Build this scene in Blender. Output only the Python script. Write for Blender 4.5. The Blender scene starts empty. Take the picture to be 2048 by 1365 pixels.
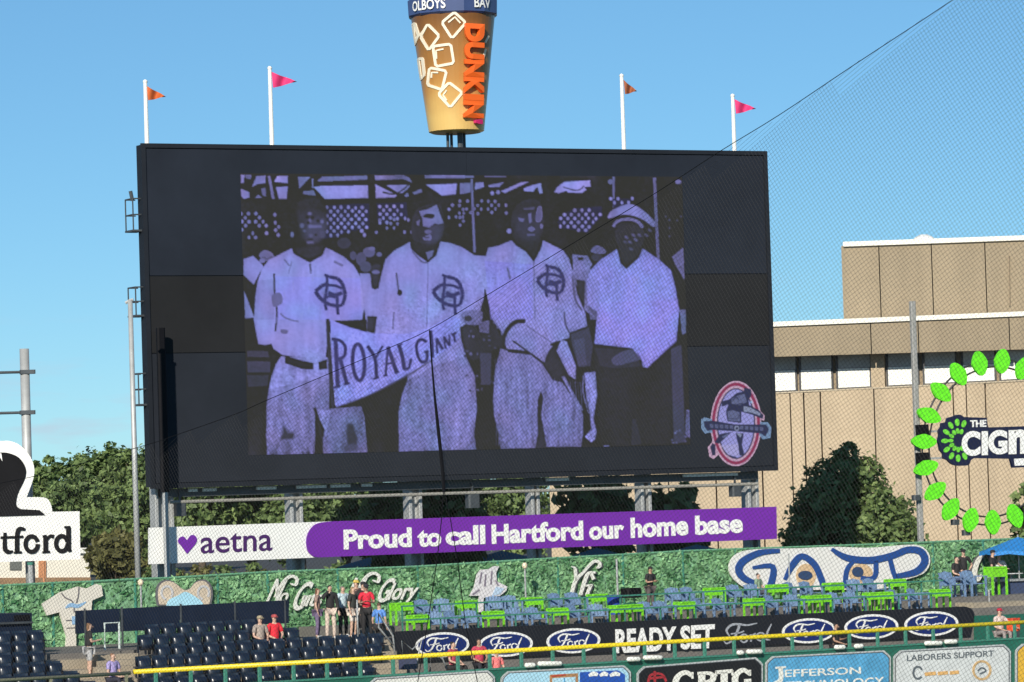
import bpy, bmesh, math, random
import numpy as np
from mathutils import Vector, Matrix
random.seed(7); rng = np.random.default_rng(11)
scene = bpy.context.scene
COL = scene.collection
R = math.radians

# ------------------------------------------------------------------ camera, sky, sun, exposure
FPX = 8000.0                                   # focal length in pixels of the 2048 px wide photograph
CAM = Vector((0, 0, 10.5))
ROLL = math.atan(0.032)
PITCH = math.atan(314.3 * math.cos(ROLL) / FPX)
fwd = Vector((0, math.cos(PITCH), math.sin(PITCH)))
rt0 = Vector((1, 0, 0)); up0 = Vector((0, -math.sin(PITCH), math.cos(PITCH)))
rt = math.cos(ROLL) * rt0 - math.sin(ROLL) * up0
up = math.sin(ROLL) * rt0 + math.cos(ROLL) * up0
cd = bpy.data.cameras.new('camera'); cam = bpy.data.objects.new('camera', cd); COL.objects.link(cam)
cd.sensor_width = 36.0; cd.lens = FPX / 2048 * 36.0; cd.clip_start = 0.5; cd.clip_end = 6000
mw = Matrix((rt, up, -fwd)).transposed().to_4x4(); mw.translation = CAM
cam.matrix_world = mw
scene.camera = cam

SUN_DIR = Vector((-0.21, -0.88, 0.425)).normalized()      # from the place towards the sun
sun_el = math.asin(SUN_DIR.z); sun_az = math.atan2(SUN_DIR.x, SUN_DIR.y)
world = bpy.data.worlds.new('World'); scene.world = world; world.use_nodes = True
nt = world.node_tree; nt.nodes.clear()
wo = nt.nodes.new('ShaderNodeOutputWorld'); bg = nt.nodes.new('ShaderNodeBackground')
sky = nt.nodes.new('ShaderNodeTexSky'); sky.sky_type = 'NISHITA'; sky.sun_disc = False
sky.sun_elevation = sun_el; sky.sun_rotation = sun_az
sky.altitude = 3000; sky.air_density = 1.0; sky.dust_density = 0.0; sky.ozone_density = 8.0
bg.inputs['Strength'].default_value = 0.107
# thin fair-weather clouds low in the sky, spread over the whole dome
tc = nt.nodes.new('ShaderNodeTexCoord'); mp = nt.nodes.new('ShaderNodeMapping')
mp.inputs['Scale'].default_value = (30, 30, 170); mp.inputs['Location'].default_value = (1.75, 0.4, 1.55)
nz = nt.nodes.new('ShaderNodeTexNoise'); nz.inputs['Scale'].default_value = 1.0; nz.inputs['Detail'].default_value = 5
rp = nt.nodes.new('ShaderNodeValToRGB'); rp.color_ramp.elements[0].position = 0.50; rp.color_ramp.elements[1].position = 0.68
sx = nt.nodes.new('ShaderNodeSeparateXYZ')
rz = nt.nodes.new('ShaderNodeMapRange'); rz.inputs['From Min'].default_value = 0.055; rz.inputs['From Max'].default_value = 0.0
rz.inputs['To Min'].default_value = 0.0; rz.inputs['To Max'].default_value = 0.8
mu = nt.nodes.new('ShaderNodeMath'); mu.operation = 'MULTIPLY'
mx = nt.nodes.new('ShaderNodeMix'); mx.data_type = 'RGBA'
mx.inputs[7].default_value = (4.3, 4.9, 5.9, 1)
L = nt.links.new
L(tc.outputs['Generated'], mp.inputs['Vector']); L(mp.outputs['Vector'], nz.inputs['Vector'])
L(nz.outputs['Fac'], rp.inputs['Fac']); L(tc.outputs['Generated'], sx.inputs[0]); L(sx.outputs['Z'], rz.inputs['Value'])
L(rp.outputs['Color'], mu.inputs[0]); L(rz.outputs['Result'], mu.inputs[1])
tn = nt.nodes.new('ShaderNodeMix'); tn.data_type = 'RGBA'; tn.blend_type = 'MULTIPLY'; tn.inputs[0].default_value = 1.0; tn.inputs[7].default_value = (1.02, 1.25, 1.17, 1)
gm = nt.nodes.new('ShaderNodeGamma'); gm.inputs['Gamma'].default_value = 0.8; L(sky.outputs['Color'], gm.inputs['Color']); L(gm.outputs['Color'], tn.inputs[6]); L(mu.outputs[0], mx.inputs[0]); L(tn.outputs[2], mx.inputs[6]); L(mx.outputs[2], bg.inputs['Color'])
L(bg.outputs[0], wo.inputs['Surface'])

sd = bpy.data.lights.new('sun', 'SUN'); sd.energy = 4.6; sd.angle = R(0.5); sd.color = (1.0, 0.93, 0.80)
so = bpy.data.objects.new('sun', sd); COL.objects.link(so)
so.rotation_euler = SUN_DIR.to_track_quat('Z', 'Y').to_euler(); so.location = (-40, -60, 80)
scene.view_settings.view_transform = 'Standard'; scene.view_settings.look = 'None'
scene.view_settings.exposure = 0.2; scene.view_settings.gamma = 1.0; scene.view_settings.use_curve_mapping = False

# ------------------------------------------------------------------ pixels of the photograph -> directions -> planes of the place
def ray(px, py):
    return fwd * FPX + rt * (px - 1024) - up * (py - 682.5)
def horizon(px):
    return 682.5 + 314.3 - (px - 1024) * 0.032
def plan(px, Y):
    d = ray(px, horizon(px)); t = Y / d.y
    return Vector((d.x * t, Y, 0))
class Plane:                                   # an upright plane through two plan points
    def __init__(s, p0, p1):
        s.o = p0.copy(); s.u = (p1 - p0).normalized()
        s.n = Vector((s.u.y, -s.u.x, 0))       # towards the camera
        s.yaw = math.atan2(s.u.y, s.u.x)
    def at(s, px, py, off=0.0):
        d = ray(px, py); o = s.o + s.n * off
        t = (o - CAM).dot(s.n) / d.dot(s.n)
        return CAM + d * t
    def shift(s, off):
        q = Plane(s.o, s.o + s.u); q.o = s.o + s.n * off; return q
    def sz(s, sv, z, off=0.0):
        return s.o + s.u * sv + s.n * off + Vector((0, 0, z))
    def s_of(s, px, off=0.0):                  # distance along the plane where it crosses a pixel column at eye level
        return (s.at(px, horizon(px), off) - s.o).dot(s.u)
WALL = Plane(plan(260, 111), plan(2048, 127.8))          # the outfield wall; d = metres behind it
def WD(d): return WALL.shift(-d)
BOARD = Plane(plan(287, 128), plan(1543, 138.6))         # scoreboard face
BUILD = Plane(plan(1550, 176), plan(2048, 173.5))        # tan building facade
FENCE = WD(11.5)
FORD = WD(5.0)

# ------------------------------------------------------------------ materials
MATS = {}
def srgb(r, g, b):
    f = lambda c: (c / 12.92 if c <= 0.04045 else ((c + 0.055) / 1.055) ** 2.4)
    return (f(r / 255), f(g / 255), f(b / 255))
def mat(name, col, rough=0.6, var=0.12, scale=3.0, metal=0.0, bump=0.0, emit=None, estr=0.0, spec=0.5):
    if name in MATS: return MATS[name]
    m = bpy.data.materials.new(name); m.use_nodes = True; n = m.node_tree; b = n.nodes['Principled BSDF']
    b.inputs['Roughness'].default_value = rough; b.inputs['Metallic'].default_value = metal
    b.inputs['Specular IOR Level'].default_value = spec
    t = n.nodes.new('ShaderNodeTexCoord'); z = n.nodes.new('ShaderNodeTexNoise')
    z.inputs['Scale'].default_value = scale; z.inputs['Detail'].default_value = 6; z.inputs['Roughness'].default_value = 0.65
    r = n.nodes.new('ShaderNodeValToRGB'); c = Vector(col)
    lo = c * (1 - var); hi = c * (1 + var)
    r.color_ramp.elements[0].position = 0.3; r.color_ramp.elements[1].position = 0.7
    r.color_ramp.elements[0].color = (*lo, 1); r.color_ramp.elements[1].color = (min(hi.x, 1), min(hi.y, 1), min(hi.z, 1), 1)
    n.links.new(t.outputs['Object'], z.inputs['Vector']); n.links.new(z.outputs['Fac'], r.inputs['Fac'])
    n.links.new(r.outputs['Color'], b.inputs['Base Color'])
    if bump:
        bm = n.nodes.new('ShaderNodeBump'); bm.inputs['Strength'].default_value = bump; bm.inputs['Distance'].default_value = 0.03
        n.links.new(z.outputs['Fac'], bm.inputs['Height']); n.links.new(bm.outputs[0], b.inputs['Normal'])
    if emit:
        b.inputs['Emission Color'].default_value = (*emit, 1); b.inputs['Emission Strength'].default_value = estr
    MATS[name] = m; return m
def leafmat(name, dark, light, trans=0.25, rough=0.5):
    if name in MATS: return MATS[name]
    m = bpy.data.materials.new(name); m.use_nodes = True; n = m.node_tree; b = n.nodes['Principled BSDF']
    a = n.nodes.new('ShaderNodeAttribute'); a.attribute_name = 'tint'
    r = n.nodes.new('ShaderNodeValToRGB'); r.color_ramp.elements[0].color = (*dark, 1); r.color_ramp.elements[1].color = (*light, 1)
    n.links.new(a.outputs['Fac'], r.inputs['Fac']); n.links.new(r.outputs['Color'], b.inputs['Base Color'])
    b.inputs['Roughness'].default_value = rough; b.inputs['Specular IOR Level'].default_value = 0.25
    tr = n.nodes.new('ShaderNodeBsdfTranslucent'); mixs = n.nodes.new('ShaderNodeMixShader'); mixs.inputs[0].default_value = trans
    n.links.new(r.outputs['Color'], tr.inputs['Color'])
    n.links.new(b.outputs[0], mixs.inputs[1]); n.links.new(tr.outputs[0], mixs.inputs[2])
    n.links.new(mixs.outputs[0], n.nodes['Material Output'].inputs['Surface'])
    MATS[name] = m; return m

# ------------------------------------------------------------------ object helpers
def wl(p):
    v = Vector((0, 0, 0))
    while p is not None: v += p.location; p = p.parent
    return v
def tag(o, label, cat, group=None):
    o['label'] = label; o['category'] = cat
    if group: o['group'] = group
    return o
def thing(name, label, cat, loc, group=None, rz=0.0):
    o = bpy.data.objects.new(name, None); COL.objects.link(o); o.location = loc; o.rotation_euler = (0, 0, rz)
    o.empty_display_size = 0.2
    return tag(o, label, cat, group)
def mobj(name, V, Fc, m, parent=None, local=False, smooth=False, kind=None):
    """one mesh object from world coordinates (or the parent's own, if local)"""
    me = bpy.data.meshes.new(name)
    o = bpy.data.objects.new(name, me); COL.objects.link(o); o.parent = parent
    if parent is not None and not local:
        w = wl(parent); V = [Vector(v) - w for v in V]
    elif parent is None and not local and len(V):
        w = Vector(V[0]); V = [Vector(v) - w for v in V]; o.location = w
    me.from_pydata([tuple(v) for v in V], [], Fc)
    if isinstance(m, str): m = MATS[m]
    me.materials.append(m)
    if smooth: me.polygons.foreach_set('use_smooth', [True] * len(me.polygons))
    bm = bmesh.new(); bm.from_mesh(me); bmesh.ops.recalc_face_normals(bm, faces=bm.faces); bm.to_mesh(me); bm.free()
    if kind: o['kind'] = kind
    return o
class MB:                                      # collects shapes for ONE mesh
    def __init__(s): s.V = []; s.F = []
    def add(s, V, Fc):
        k = len(s.V); s.V += [Vector(v) for v in V]; s.F += [tuple(i + k for i in f) for f in Fc]; return s
    def box(s, c, sx, sy, sz, rz=0.0, bev=0.0):
        """box centred at c with the sizes, turned about z"""
        c = Vector(c); M3 = Matrix.Rotation(rz, 3, 'Z'); x, y, z = sx / 2, sy / 2, sz / 2
        b = min(bev, x * .9, y * .9)
        if b > 0:
            ring = [(-x + b, -y), (x - b, -y), (x, -y + b), (x, y - b), (x - b, y), (-x + b, y), (-x, y - b), (-x, -y + b)]
        else: ring = [(-x, -y), (x, -y), (x, y), (-x, y)]
        n = len(ring)
        V = [c + M3 @ Vector((p[0], p[1], -z)) for p in ring] + [c + M3 @ Vector((p[0], p[1], z)) for p in ring]
        Fc = [tuple(range(n - 1, -1, -1)), tuple(range(n, 2 * n))] + [(i, (i + 1) % n, n + (i + 1) % n, n + i) for i in range(n)]
        return s.add(V, Fc)
    def prism(s, P, vec):
        n = len(P); vec = Vector(vec); P = [Vector(p) for p in P]
        V = P + [p + vec for p in P]
        return s.add(V, [tuple(range(n)), tuple(range(2 * n - 1, n - 1, -1))] + [(i, (i + 1) % n, n + (i + 1) % n, n + i) for i in range(n)])
    def tube(s, pts, r, n=8, caps=True):
        pts = [Vector(p) for p in pts]; V = []; Fc = []
        rr = r if isinstance(r, (list, tuple)) else [r] * len(pts)
        for i, p in enumerate(pts):
            t = (pts[min(i + 1, len(pts) - 1)] - pts[max(i - 1, 0)]).normalized()
            a = Vector((0, 0, 1)) if abs(t.z) < 0.9 else Vector((1, 0, 0))
            e1 = t.cross(a).normalized(); e2 = t.cross(e1)
            for k in range(n):
                g = 2 * math.pi * k / n; V.append(p + (e1 * math.cos(g) + e2 * math.sin(g)) * rr[i])
        for i in range(len(pts) - 1):
            for k in range(n): Fc.append((i * n + k, i * n + (k + 1) % n, (i + 1) * n + (k + 1) % n, (i + 1) * n + k))
        if caps: Fc.append(tuple(range(n - 1, -1, -1))); m = (len(pts) - 1) * n; Fc.append(tuple(range(m, m + n)))
        return s.add(V, Fc)
    def lathe(s, c, prof, n=24, caps=True, phase=0.0):
        c = Vector(c); V = []; Fc = []
        for r, z in prof:
            for k in range(n):
                g = 2 * math.pi * k / n + phase; V.append(c + Vector((r * math.cos(g), r * math.sin(g), z)))
        for i in range(len(prof) - 1):
            for k in range(n): Fc.append((i * n + k, i * n + (k + 1) % n, (i + 1) * n + (k + 1) % n, (i + 1) * n + k))
        if caps: Fc.append(tuple(range(n - 1, -1, -1))); m = (len(prof) - 1) * n; Fc.append(tuple(range(m, m + n)))
        return s.add(V, Fc)
    def build(s, name, m, parent=None, local=False, smooth=False, kind=None):
        return mobj(name, s.V, s.F, m, parent, local, smooth, kind)
def slab(name, px, pl, off, th, m, parent=None, **k):
    """polygon given in photograph pixels on a plane; front at off + th"""
    P = [pl.at(x, y, off + th) for x, y in px]
    return MB().prism(P, -pl.n * th).build(name, m, parent, **k)
def ribbon(pts, w, close=False):
    """outline quads (pixels) of a stroke along pts with width w (number or list)"""
    n = len(pts); ws = w if isinstance(w, (list, tuple)) else [w] * n; Lf = []; Rt = []
    for i in range(n):
        a = pts[(i - 1) % n] if (close or i > 0) else pts[i]; b = pts[(i + 1) % n] if (close or i < n - 1) else pts[i]
        dx, dy = b[0] - a[0], b[1] - a[1]; l = math.hypot(dx, dy) or 1; h = ws[i] / 2
        Lf.append((pts[i][0] - dy / l * h, pts[i][1] + dx / l * h)); Rt.append((pts[i][0] + dy / l * h, pts[i][1] - dx / l * h))
    return Lf, Rt
def catmull(pts, k=6, close=False):
    out = []; n = len(pts)
    for i in range(n if close else n - 1):
        g = lambda j: pts[j % n] if close else pts[max(0, min(n - 1, j))]
        p0, p1, p2, p3 = g(i - 1), g(i), g(i + 1), g(i + 2)
        for q in range(k):
            t = q / k; t2 = t * t; t3 = t2 * t
            out.append(tuple(0.5 * (2 * p1[c] + (p2[c] - p0[c]) * t + (2 * p0[c] - 5 * p1[c] + 4 * p2[c] - p3[c]) * t2 + (3 * p1[c] - p0[c] - 3 * p2[c] + p3[c]) * t3) for c in range(len(p1))))
    if not close: out.append(tuple(pts[-1]))
    return out
def stroke_mb(mb, pts, w, pl, off, th, close=False, smooth=True):
    if smooth and len(pts) > 2:
        if isinstance(w, (list, tuple)):
            q = catmull([(p[0], p[1], ww) for p, ww in zip(pts, w)], 5, close); pts = [(a, b) for a, b, c in q]; w = [c for a, b, c in q]
        else: pts = catmull(pts, 5, close)
    Lf, Rt = ribbon(pts, w, close); n = len(pts); V = []
    for side in (Lf, Rt): V += [pl.at(x, y, off + th) for x, y in side]
    V += [v - pl.n * th for v in V]; Fc = []
    for i in range(n if close else n - 1):
        j = (i + 1) % n
        Fc += [(i, j, n + j, n + i), (2 * n + i, 3 * n + i, 3 * n + j, 2 * n + j), (i, 2 * n + i, 2 * n + j, j), (n + i, n + j, 3 * n + j, 3 * n + i)]
    if not close:
        for i in (0, n - 1): Fc.append((i, n + i, 3 * n + i, 2 * n + i))
    mb.add(V, Fc)
def stroke(name, pts, w, pl, off, th, m, parent, close=False, smooth=True):
    mb = MB(); stroke_mb(mb, pts, w, pl, off, th, close, smooth); return mb.build(name, m, parent)
def ell(cx, cy, rx, ry, n=28, a0=0.0, a1=2 * math.pi, rot=0.0):
    full = abs(a1 - a0 - 2 * math.pi) < 1e-6; out = []
    for i in range(n if full else n + 1):
        a = a0 + (a1 - a0) * i / n; x, y = rx * math.cos(a), ry * math.sin(a)
        out.append((cx + x * math.cos(rot) - y * math.sin(rot), cy + x * math.sin(rot) + y * math.cos(rot)))
    return out
TXT = {}
def text2d(s, bold=0.0):
    """glyph outlines of the built-in font, filled: (verts2d scaled to its own box, faces)"""
    k = (s, bold)
    if k in TXT: return TXT[k]
    cu = bpy.data.curves.new('t', 'FONT'); cu.body = s; cu.size = 1.0; cu.offset = bold; cu.fill_mode = 'FRONT'; cu.resolution_u = 6
    o = bpy.data.objects.new('t', cu); COL.objects.link(o); bpy.context.view_layer.update()
    dg = bpy.context.evaluated_depsgraph_get(); me = bpy.data.meshes.new_from_object(o.evaluated_get(dg))
    V = np.array([v.co[:2] for v in me.vertices]); Fc = [tuple(p.vertices) for p in me.polygons]
    lo = V.min(0); hi = V.max(0); ar = (hi[0] - lo[0]) / (hi[1] - lo[1]); V = (V - lo) / (hi - lo)
    bpy.data.objects.remove(o); bpy.data.curves.remove(cu); bpy.data.meshes.remove(me)
    TXT[k] = (V, Fc, ar); return TXT[k]
def text_on(name, s, pl, off, th, quad, m, parent, bold=0.0):
    """quad = bottom-left, bottom-right, top-right, top-left in photograph pixels"""
    V, Fc, ar = text2d(s, bold); q = [np.array(p, float) for p in quad]
    P = [(1 - v) * ((1 - u) * q[0] + u * q[1]) + v * ((1 - u) * q[3] + u * q[2]) for u, v in V]
    front = [pl.at(p[0], p[1], off + th) for p in P]; n = len(front)
    return solid(name, front, Fc, -pl.n * th, m, parent)
def solid(name, front, Fc, vec, m, parent, **k):
    n = len(front); VV = front + [p + (vec[i] if isinstance(vec, list) else vec) for i, p in enumerate(front)]; cnt = {}
    for f in Fc:
        for a, b in zip(f, f[1:] + f[:1]): cnt[(min(a, b), max(a, b))] = cnt.get((min(a, b), max(a, b)), 0) + 1
    FF = list(Fc) + [tuple(i + n for i in reversed(f)) for f in Fc] + [(a, b, b + n, a + n) for (a, b), c in cnt.items() if c == 1]
    return mobj(name, VV, FF, m, parent, **k)
def copy_tree(o, parent=None):
    c = o.copy(); COL.objects.link(c); c.parent = parent
    for ch in o.children: copy_tree(ch, c)
    return c
# ------------------------------------------------------------------ materials used below
mat('asphalt', (0.06, 0.06, 0.06), 0.9, 0.2, 0.6)
mat('grass', (0.05, 0.11, 0.03), 0.9, 0.3, 0.8)
mat('concrete', (0.34, 0.29, 0.22), 0.85, 0.15, 1.5, bump=0.2)
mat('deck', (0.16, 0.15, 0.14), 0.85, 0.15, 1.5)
mat('white', (0.80, 0.80, 0.77), 0.45, 0.04, 2.0)
mat('signwhite', (0.82, 0.82, 0.80), 0.4, 0.03, 1.5)
mat('black', (0.005, 0.005, 0.007), 0.6, 0.2, 3.0, spec=0.15)
mat('purple', srgb(112, 40, 160), 0.4, 0.05, 1.0)
mat('plum', srgb(70, 30, 95), 0.4, 0.05, 1.0)
mat('steel', (0.42, 0.43, 0.43), 0.5, 0.15, 2.0, metal=0.25)
mat('steel_dark', (0.07, 0.08, 0.09), 0.5, 0.2, 2.0, metal=0.3)
mat('cabinet', (0.014, 0.017, 0.024), 0.6, 0.15, 0.8, spec=0.2)
mat('led_a', (0.0165, 0.0210, 0.0320), 0.7, 0.16, 0.4, spec=0.15)
mat('led_b', (0.0165, 0.017, 0.019), 0.7, 0.16, 0.4, spec=0.15)
mat('led_c', (0.0180, 0.0215, 0.0300), 0.7, 0.16, 0.4, spec=0.15)
mat('wallgreen', (0.016, 0.125, 0.085), 0.5, 0.12, 1.2)
mat('postgreen', (0.05, 0.22, 0.16), 0.5, 0.1, 2.0)
mat('yellow', (0.78, 0.60, 0.02), 0.4, 0.06, 2.0)
mat('dull_rail', (0.22, 0.22, 0.14), 0.6, 0.1, 2.0)
mat('lime', (0.19, 0.64, 0.02), 0.45, 0.12, 5.0)
mat('chairblue', (0.15, 0.24, 0.40), 0.5, 0.25, 5.0)
mat('navy', (0.008, 0.015, 0.035), 0.5, 0.2, 2.0, spec=0.25)
mat('navyseat', (0.007, 0.013, 0.028), 0.30, 0.2, 4.0, spec=0.9)
mat('capwhite', (0.80, 0.78, 0.70), 0.6, 0.03, 1.0)

def brickmat(name, c1, c2, mortar, var=1.0):
    m = bpy.data.materials.new(name); m.use_nodes = True; n = m.node_tree; b = n.nodes['Principled BSDF']
    t = n.nodes.new('ShaderNodeTexCoord'); mp = n.nodes.new('ShaderNodeMapping'); mp.inputs['Rotation'].default_value = (R(90), 0, 0)
    br = n.nodes.new('ShaderNodeTexBrick'); br.inputs['Color1'].default_value = (*c1, 1); br.inputs['Color2'].default_value = (*c2, 1)
    br.inputs['Mortar'].default_value = (*mortar, 1); br.inputs['Scale'].default_value = 1.0
    br.inputs['Brick Width'].default_value = 0.40; br.inputs['Row Height'].default_value = 0.14; br.inputs['Mortar Size'].default_value = 0.012
    z = n.nodes.new('ShaderNodeTexNoise'); z.inputs['Scale'].default_value = 0.35; z.inputs['Detail'].default_value = 5
    mr = n.nodes.new('ShaderNodeMapRange'); mr.inputs['To Min'].default_value = 0.86; mr.inputs['To Max'].default_value = 1.08
    mm = n.nodes.new('ShaderNodeMix'); mm.data_type = 'RGBA'; mm.blend_type = 'MULTIPLY'; mm.inputs[0].default_value = 1.0
    k = n.links.new
    mp2 = n.nodes.new('ShaderNodeMapping'); mp2.inputs['Scale'].default_value = (1.1, 1.1, 0.06); z2 = n.nodes.new('ShaderNodeTexNoise'); z2.inputs['Scale'].default_value = 1.0; z2.inputs['Detail'].default_value = 6
    mr2 = n.nodes.new('ShaderNodeMapRange'); mr2.inputs['From Min'].default_value = .3; mr2.inputs['From Max'].default_value = .7; mr2.inputs['To Min'].default_value = .88; mr2.inputs['To Max'].default_value = 1.06
    mm2 = n.nodes.new('ShaderNodeMix'); mm2.data_type = 'RGBA'; mm2.blend_type = 'MULTIPLY'; mm2.inputs[0].default_value = 1.0
    geo = n.nodes.new('ShaderNodeNewGeometry'); k(geo.outputs['Position'], mp2.inputs[0]); k(mp2.outputs[0], z2.inputs['Vector']); k(z2.outputs['Fac'], mr2.inputs['Value']); k(mr2.outputs[0], mm2.inputs[7])
    k(t.outputs['Object'], mp.inputs[0]); k(mp.outputs[0], br.inputs['Vector']); k(t.outputs['Object'], z.inputs['Vector'])
    k(z.outputs['Fac'], mr.inputs['Value']); k(br.outputs['Color'], mm.inputs[6]); k(mr.outputs[0], mm.inputs[7]); k(mm.outputs[2], mm2.inputs[6]); k(mm2.outputs[2], b.inputs['Base Color'])
    b.inputs['Roughness'].default_value = 0.9
    MATS[name] = m
brickmat('tanbrick', (0.52, 0.415, 0.29), (0.49, 0.39, 0.27), (0.48, 0.385, 0.27))
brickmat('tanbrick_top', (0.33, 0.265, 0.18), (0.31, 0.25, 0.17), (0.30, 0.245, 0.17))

# ------------------------------------------------------------------ ground
def struct(o): o['kind'] = 'structure'; return o
GZ = 6.3                                        # street level behind the ivy fence
struct(mobj('ground', [(-1500, -300, -0.02), (1500, -300, -0.02), (1500, 4000, -0.02), (-1500, 4000, -0.02)], [(0, 1, 2, 3)], 'asphalt'))
a, b, c, d = WALL.sz(-45, 0.0, 0.05), WALL.sz(60, 0.0, 0.05), Vector((70, 20, 0)), Vector((-60, 20, 0))
struct(mobj('outfield_grass', [a, b, c, d], [(0, 3, 2, 1)], 'grass'))
P = [FENCE.sz(-60, 0, -0.4), FENCE.sz(80, 0, -0.4)]
P = P + [Vector((900, 900, 0)), Vector((900, 3500, 0)), Vector((-900, 3500, 0)), Vector((-900, 300, 0))]
struct(MB().prism([p + Vector((0, 0, GZ)) for p in P], (0, 0, -GZ)).build('street_ground', 'asphalt'))
# terrace decks and the stand's concrete tiers
sL, sR = WALL.s_of(755), 44.0
def tier(name, s0, s1, d0, d1, z, m='concrete', zb=0.0):
    P = [WALL.sz(s0, z, -d0), WALL.sz(s1, z, -d0), WALL.sz(s1, z, -d1), WALL.sz(s0, z, -d1)]
    return struct(MB().prism(P, (0, 0, -(z - zb))).build(name, m))
ROW_D0, ROW_DD, ROW_Z0, ROW_DZ = 0.95, 0.86, 4.92, 0.27
sT = WALL.s_of(770)
for k in range(6):
    tier('concrete_step', -16, sT, ROW_D0 - 0.55 + ROW_DD * k if k else 0.2, ROW_D0 - 0.55 + ROW_DD * (k + 1), ROW_Z0 + ROW_DZ * k)
tier('concourse', -16, sT, ROW_D0 - 0.55 + ROW_DD * 6, 11.2, ROW_Z0 + ROW_DZ * 5 + 0.15, 'deck')  # darker tone puts the shade on its front riser into the colour
tier('lower_terrace', sT, 46, 0.25, 4.9, 5.05, 'deck')
tier('terrace_deck', sT + 3.2, 46, 5.12, 7.3, 6.36, 'deck')
tier('upper_terrace', sT + 3.2, 46, 7.3, 11.2, 6.66, 'deck')

# ------------------------------------------------------------------ tan brick building behind the scoreboard
bl = thing('brick_building', 'long tan brick building with window band and set back upper block behind the scoreboard', 'building', BUILD.at(1820, 1180))
def bpoly(name, x0, x1, yl0, yl1, off, th, m, par=bl):
    """panel between pixel columns; yl0, yl1 = (y at px 1550, y at px 2048) of its top and bottom"""
    y = lambda l, x: l[0] + (l[1] - l[0]) * (x - 1550) / 498.0
    P = [BUILD.at(x0, y(yl1, x0), off), BUILD.at(x1, y(yl1, x1), off), BUILD.at(x1, y(yl0, x1), off), BUILD.at(x0, y(yl0, x0), off)]
    # upright edges: take the plan position from the bottom corners
    P[2] = Vector((P[1].x, P[1].y, P[2].z)); P[3] = Vector((P[0].x, P[0].y, P[3].z))
    return MB().prism(P, -BUILD.n * th).build(name, m, par)
XR = 2330
edges = [1107, 1240, 1345, 1440, 1534, 1594, 1621, 1655, 1762, 1846, 1921, 1947, 1985, 2070, 2160, 2250, XR]
for i in range(len(edges) - 1):
    g = 1.2 if i % 3 else 1.8
    bpoly('wall_panel', edges[i] + (0 if i == 0 else g), edges[i + 1] - g, (787, 762), (1200, 1185), 0.0 + 0.02 * (i % 2), 0.35, 'tanbrick')
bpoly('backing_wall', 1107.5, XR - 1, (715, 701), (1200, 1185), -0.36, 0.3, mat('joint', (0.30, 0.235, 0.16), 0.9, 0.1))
# window band under the overhang
mat('blind', (0.86, 0.86, 0.80), 0.5, 0.03, 0.8); mat('frame_dark', (0.05, 0.05, 0.055), 0.4, 0.1); mat('winglass', (0.45, 0.47, 0.47), 0.15, 0.25, 0.6)
panes = [(1545, 1592), (1602, 1664), (1676, 1741), (1776, 1836), (1849, 1911), (1926, 1990), (2002, 2068), (2080, 2140), (2170, 2235), (2250, 2310)]
for (x0, x1) in panes:
    w = bpoly('window', x0 - 3, x1 + 3, (712, 696), (785, 760), -0.20, 0.12, 'frame_dark')
    bpoly('blind', x0 + 1, x1 - 1, (742, 726), (782.5, 757.5), -0.195, 0.03, 'blind', w)
    bpoly('pane', x0 + 1, x1 - 1, (714, 698), (741, 725), -0.195, 0.03, 'winglass', w)
for x0, x1 in ((1743, 1770), (2143, 2166)): bpoly('pier', x0, x1, (712, 698), (788, 763), 0.0, 0.3, 'tanbrick')
bpoly('window_sill', 1541, XR, (785, 760), (788, 763), 0.05, 0.3, mat('sill', (0.45, 0.38, 0.28), 0.8, 0.1))
# overhanging upper storey, its coping and the set back block
OV = 1.25
fe = [1440, 1534, 1743, 1838, 2020, 2100, 2200, XR]
for i in range(len(fe) - 1):
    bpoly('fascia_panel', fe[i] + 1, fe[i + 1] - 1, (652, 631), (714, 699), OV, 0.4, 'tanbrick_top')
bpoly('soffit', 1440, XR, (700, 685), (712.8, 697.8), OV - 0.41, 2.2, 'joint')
bpoly('coping', 1438, XR + 2, (644, 623), (653.5, 632.5), OV + 0.12, 3.0, 'capwhite')
ue = [1688, 1763, 1868, 1975, 2060, 2140, 2240, XR]
for i in range(len(ue) - 1):
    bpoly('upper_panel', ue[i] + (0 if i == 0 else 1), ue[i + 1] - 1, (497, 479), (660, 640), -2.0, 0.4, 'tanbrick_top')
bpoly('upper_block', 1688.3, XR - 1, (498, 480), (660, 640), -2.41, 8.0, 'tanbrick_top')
bpoly('coping', 1686, XR + 2, (489, 471), (498.5, 480.5), -1.85, 8.8, 'capwhite')
p = BUILD.at(1848, 484, -5)
MB().lathe((p.x, p.y, p.z - 0.3), [(0.55, 0), (0.55, 0.30), (0.42, 0.5), (0.18, 0.62)], 14).build('roof_vent', 'white', bl, smooth=False)
p = BUILD.at(2018, 562, -1.9); q = BUILD.at(2018, 512, -1.9); r_ = BUILD.at(2019, 612, -1.9)
MB().tube([q, r_], 0.04, 6).build('downpipe', 'joint', bl)

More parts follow.
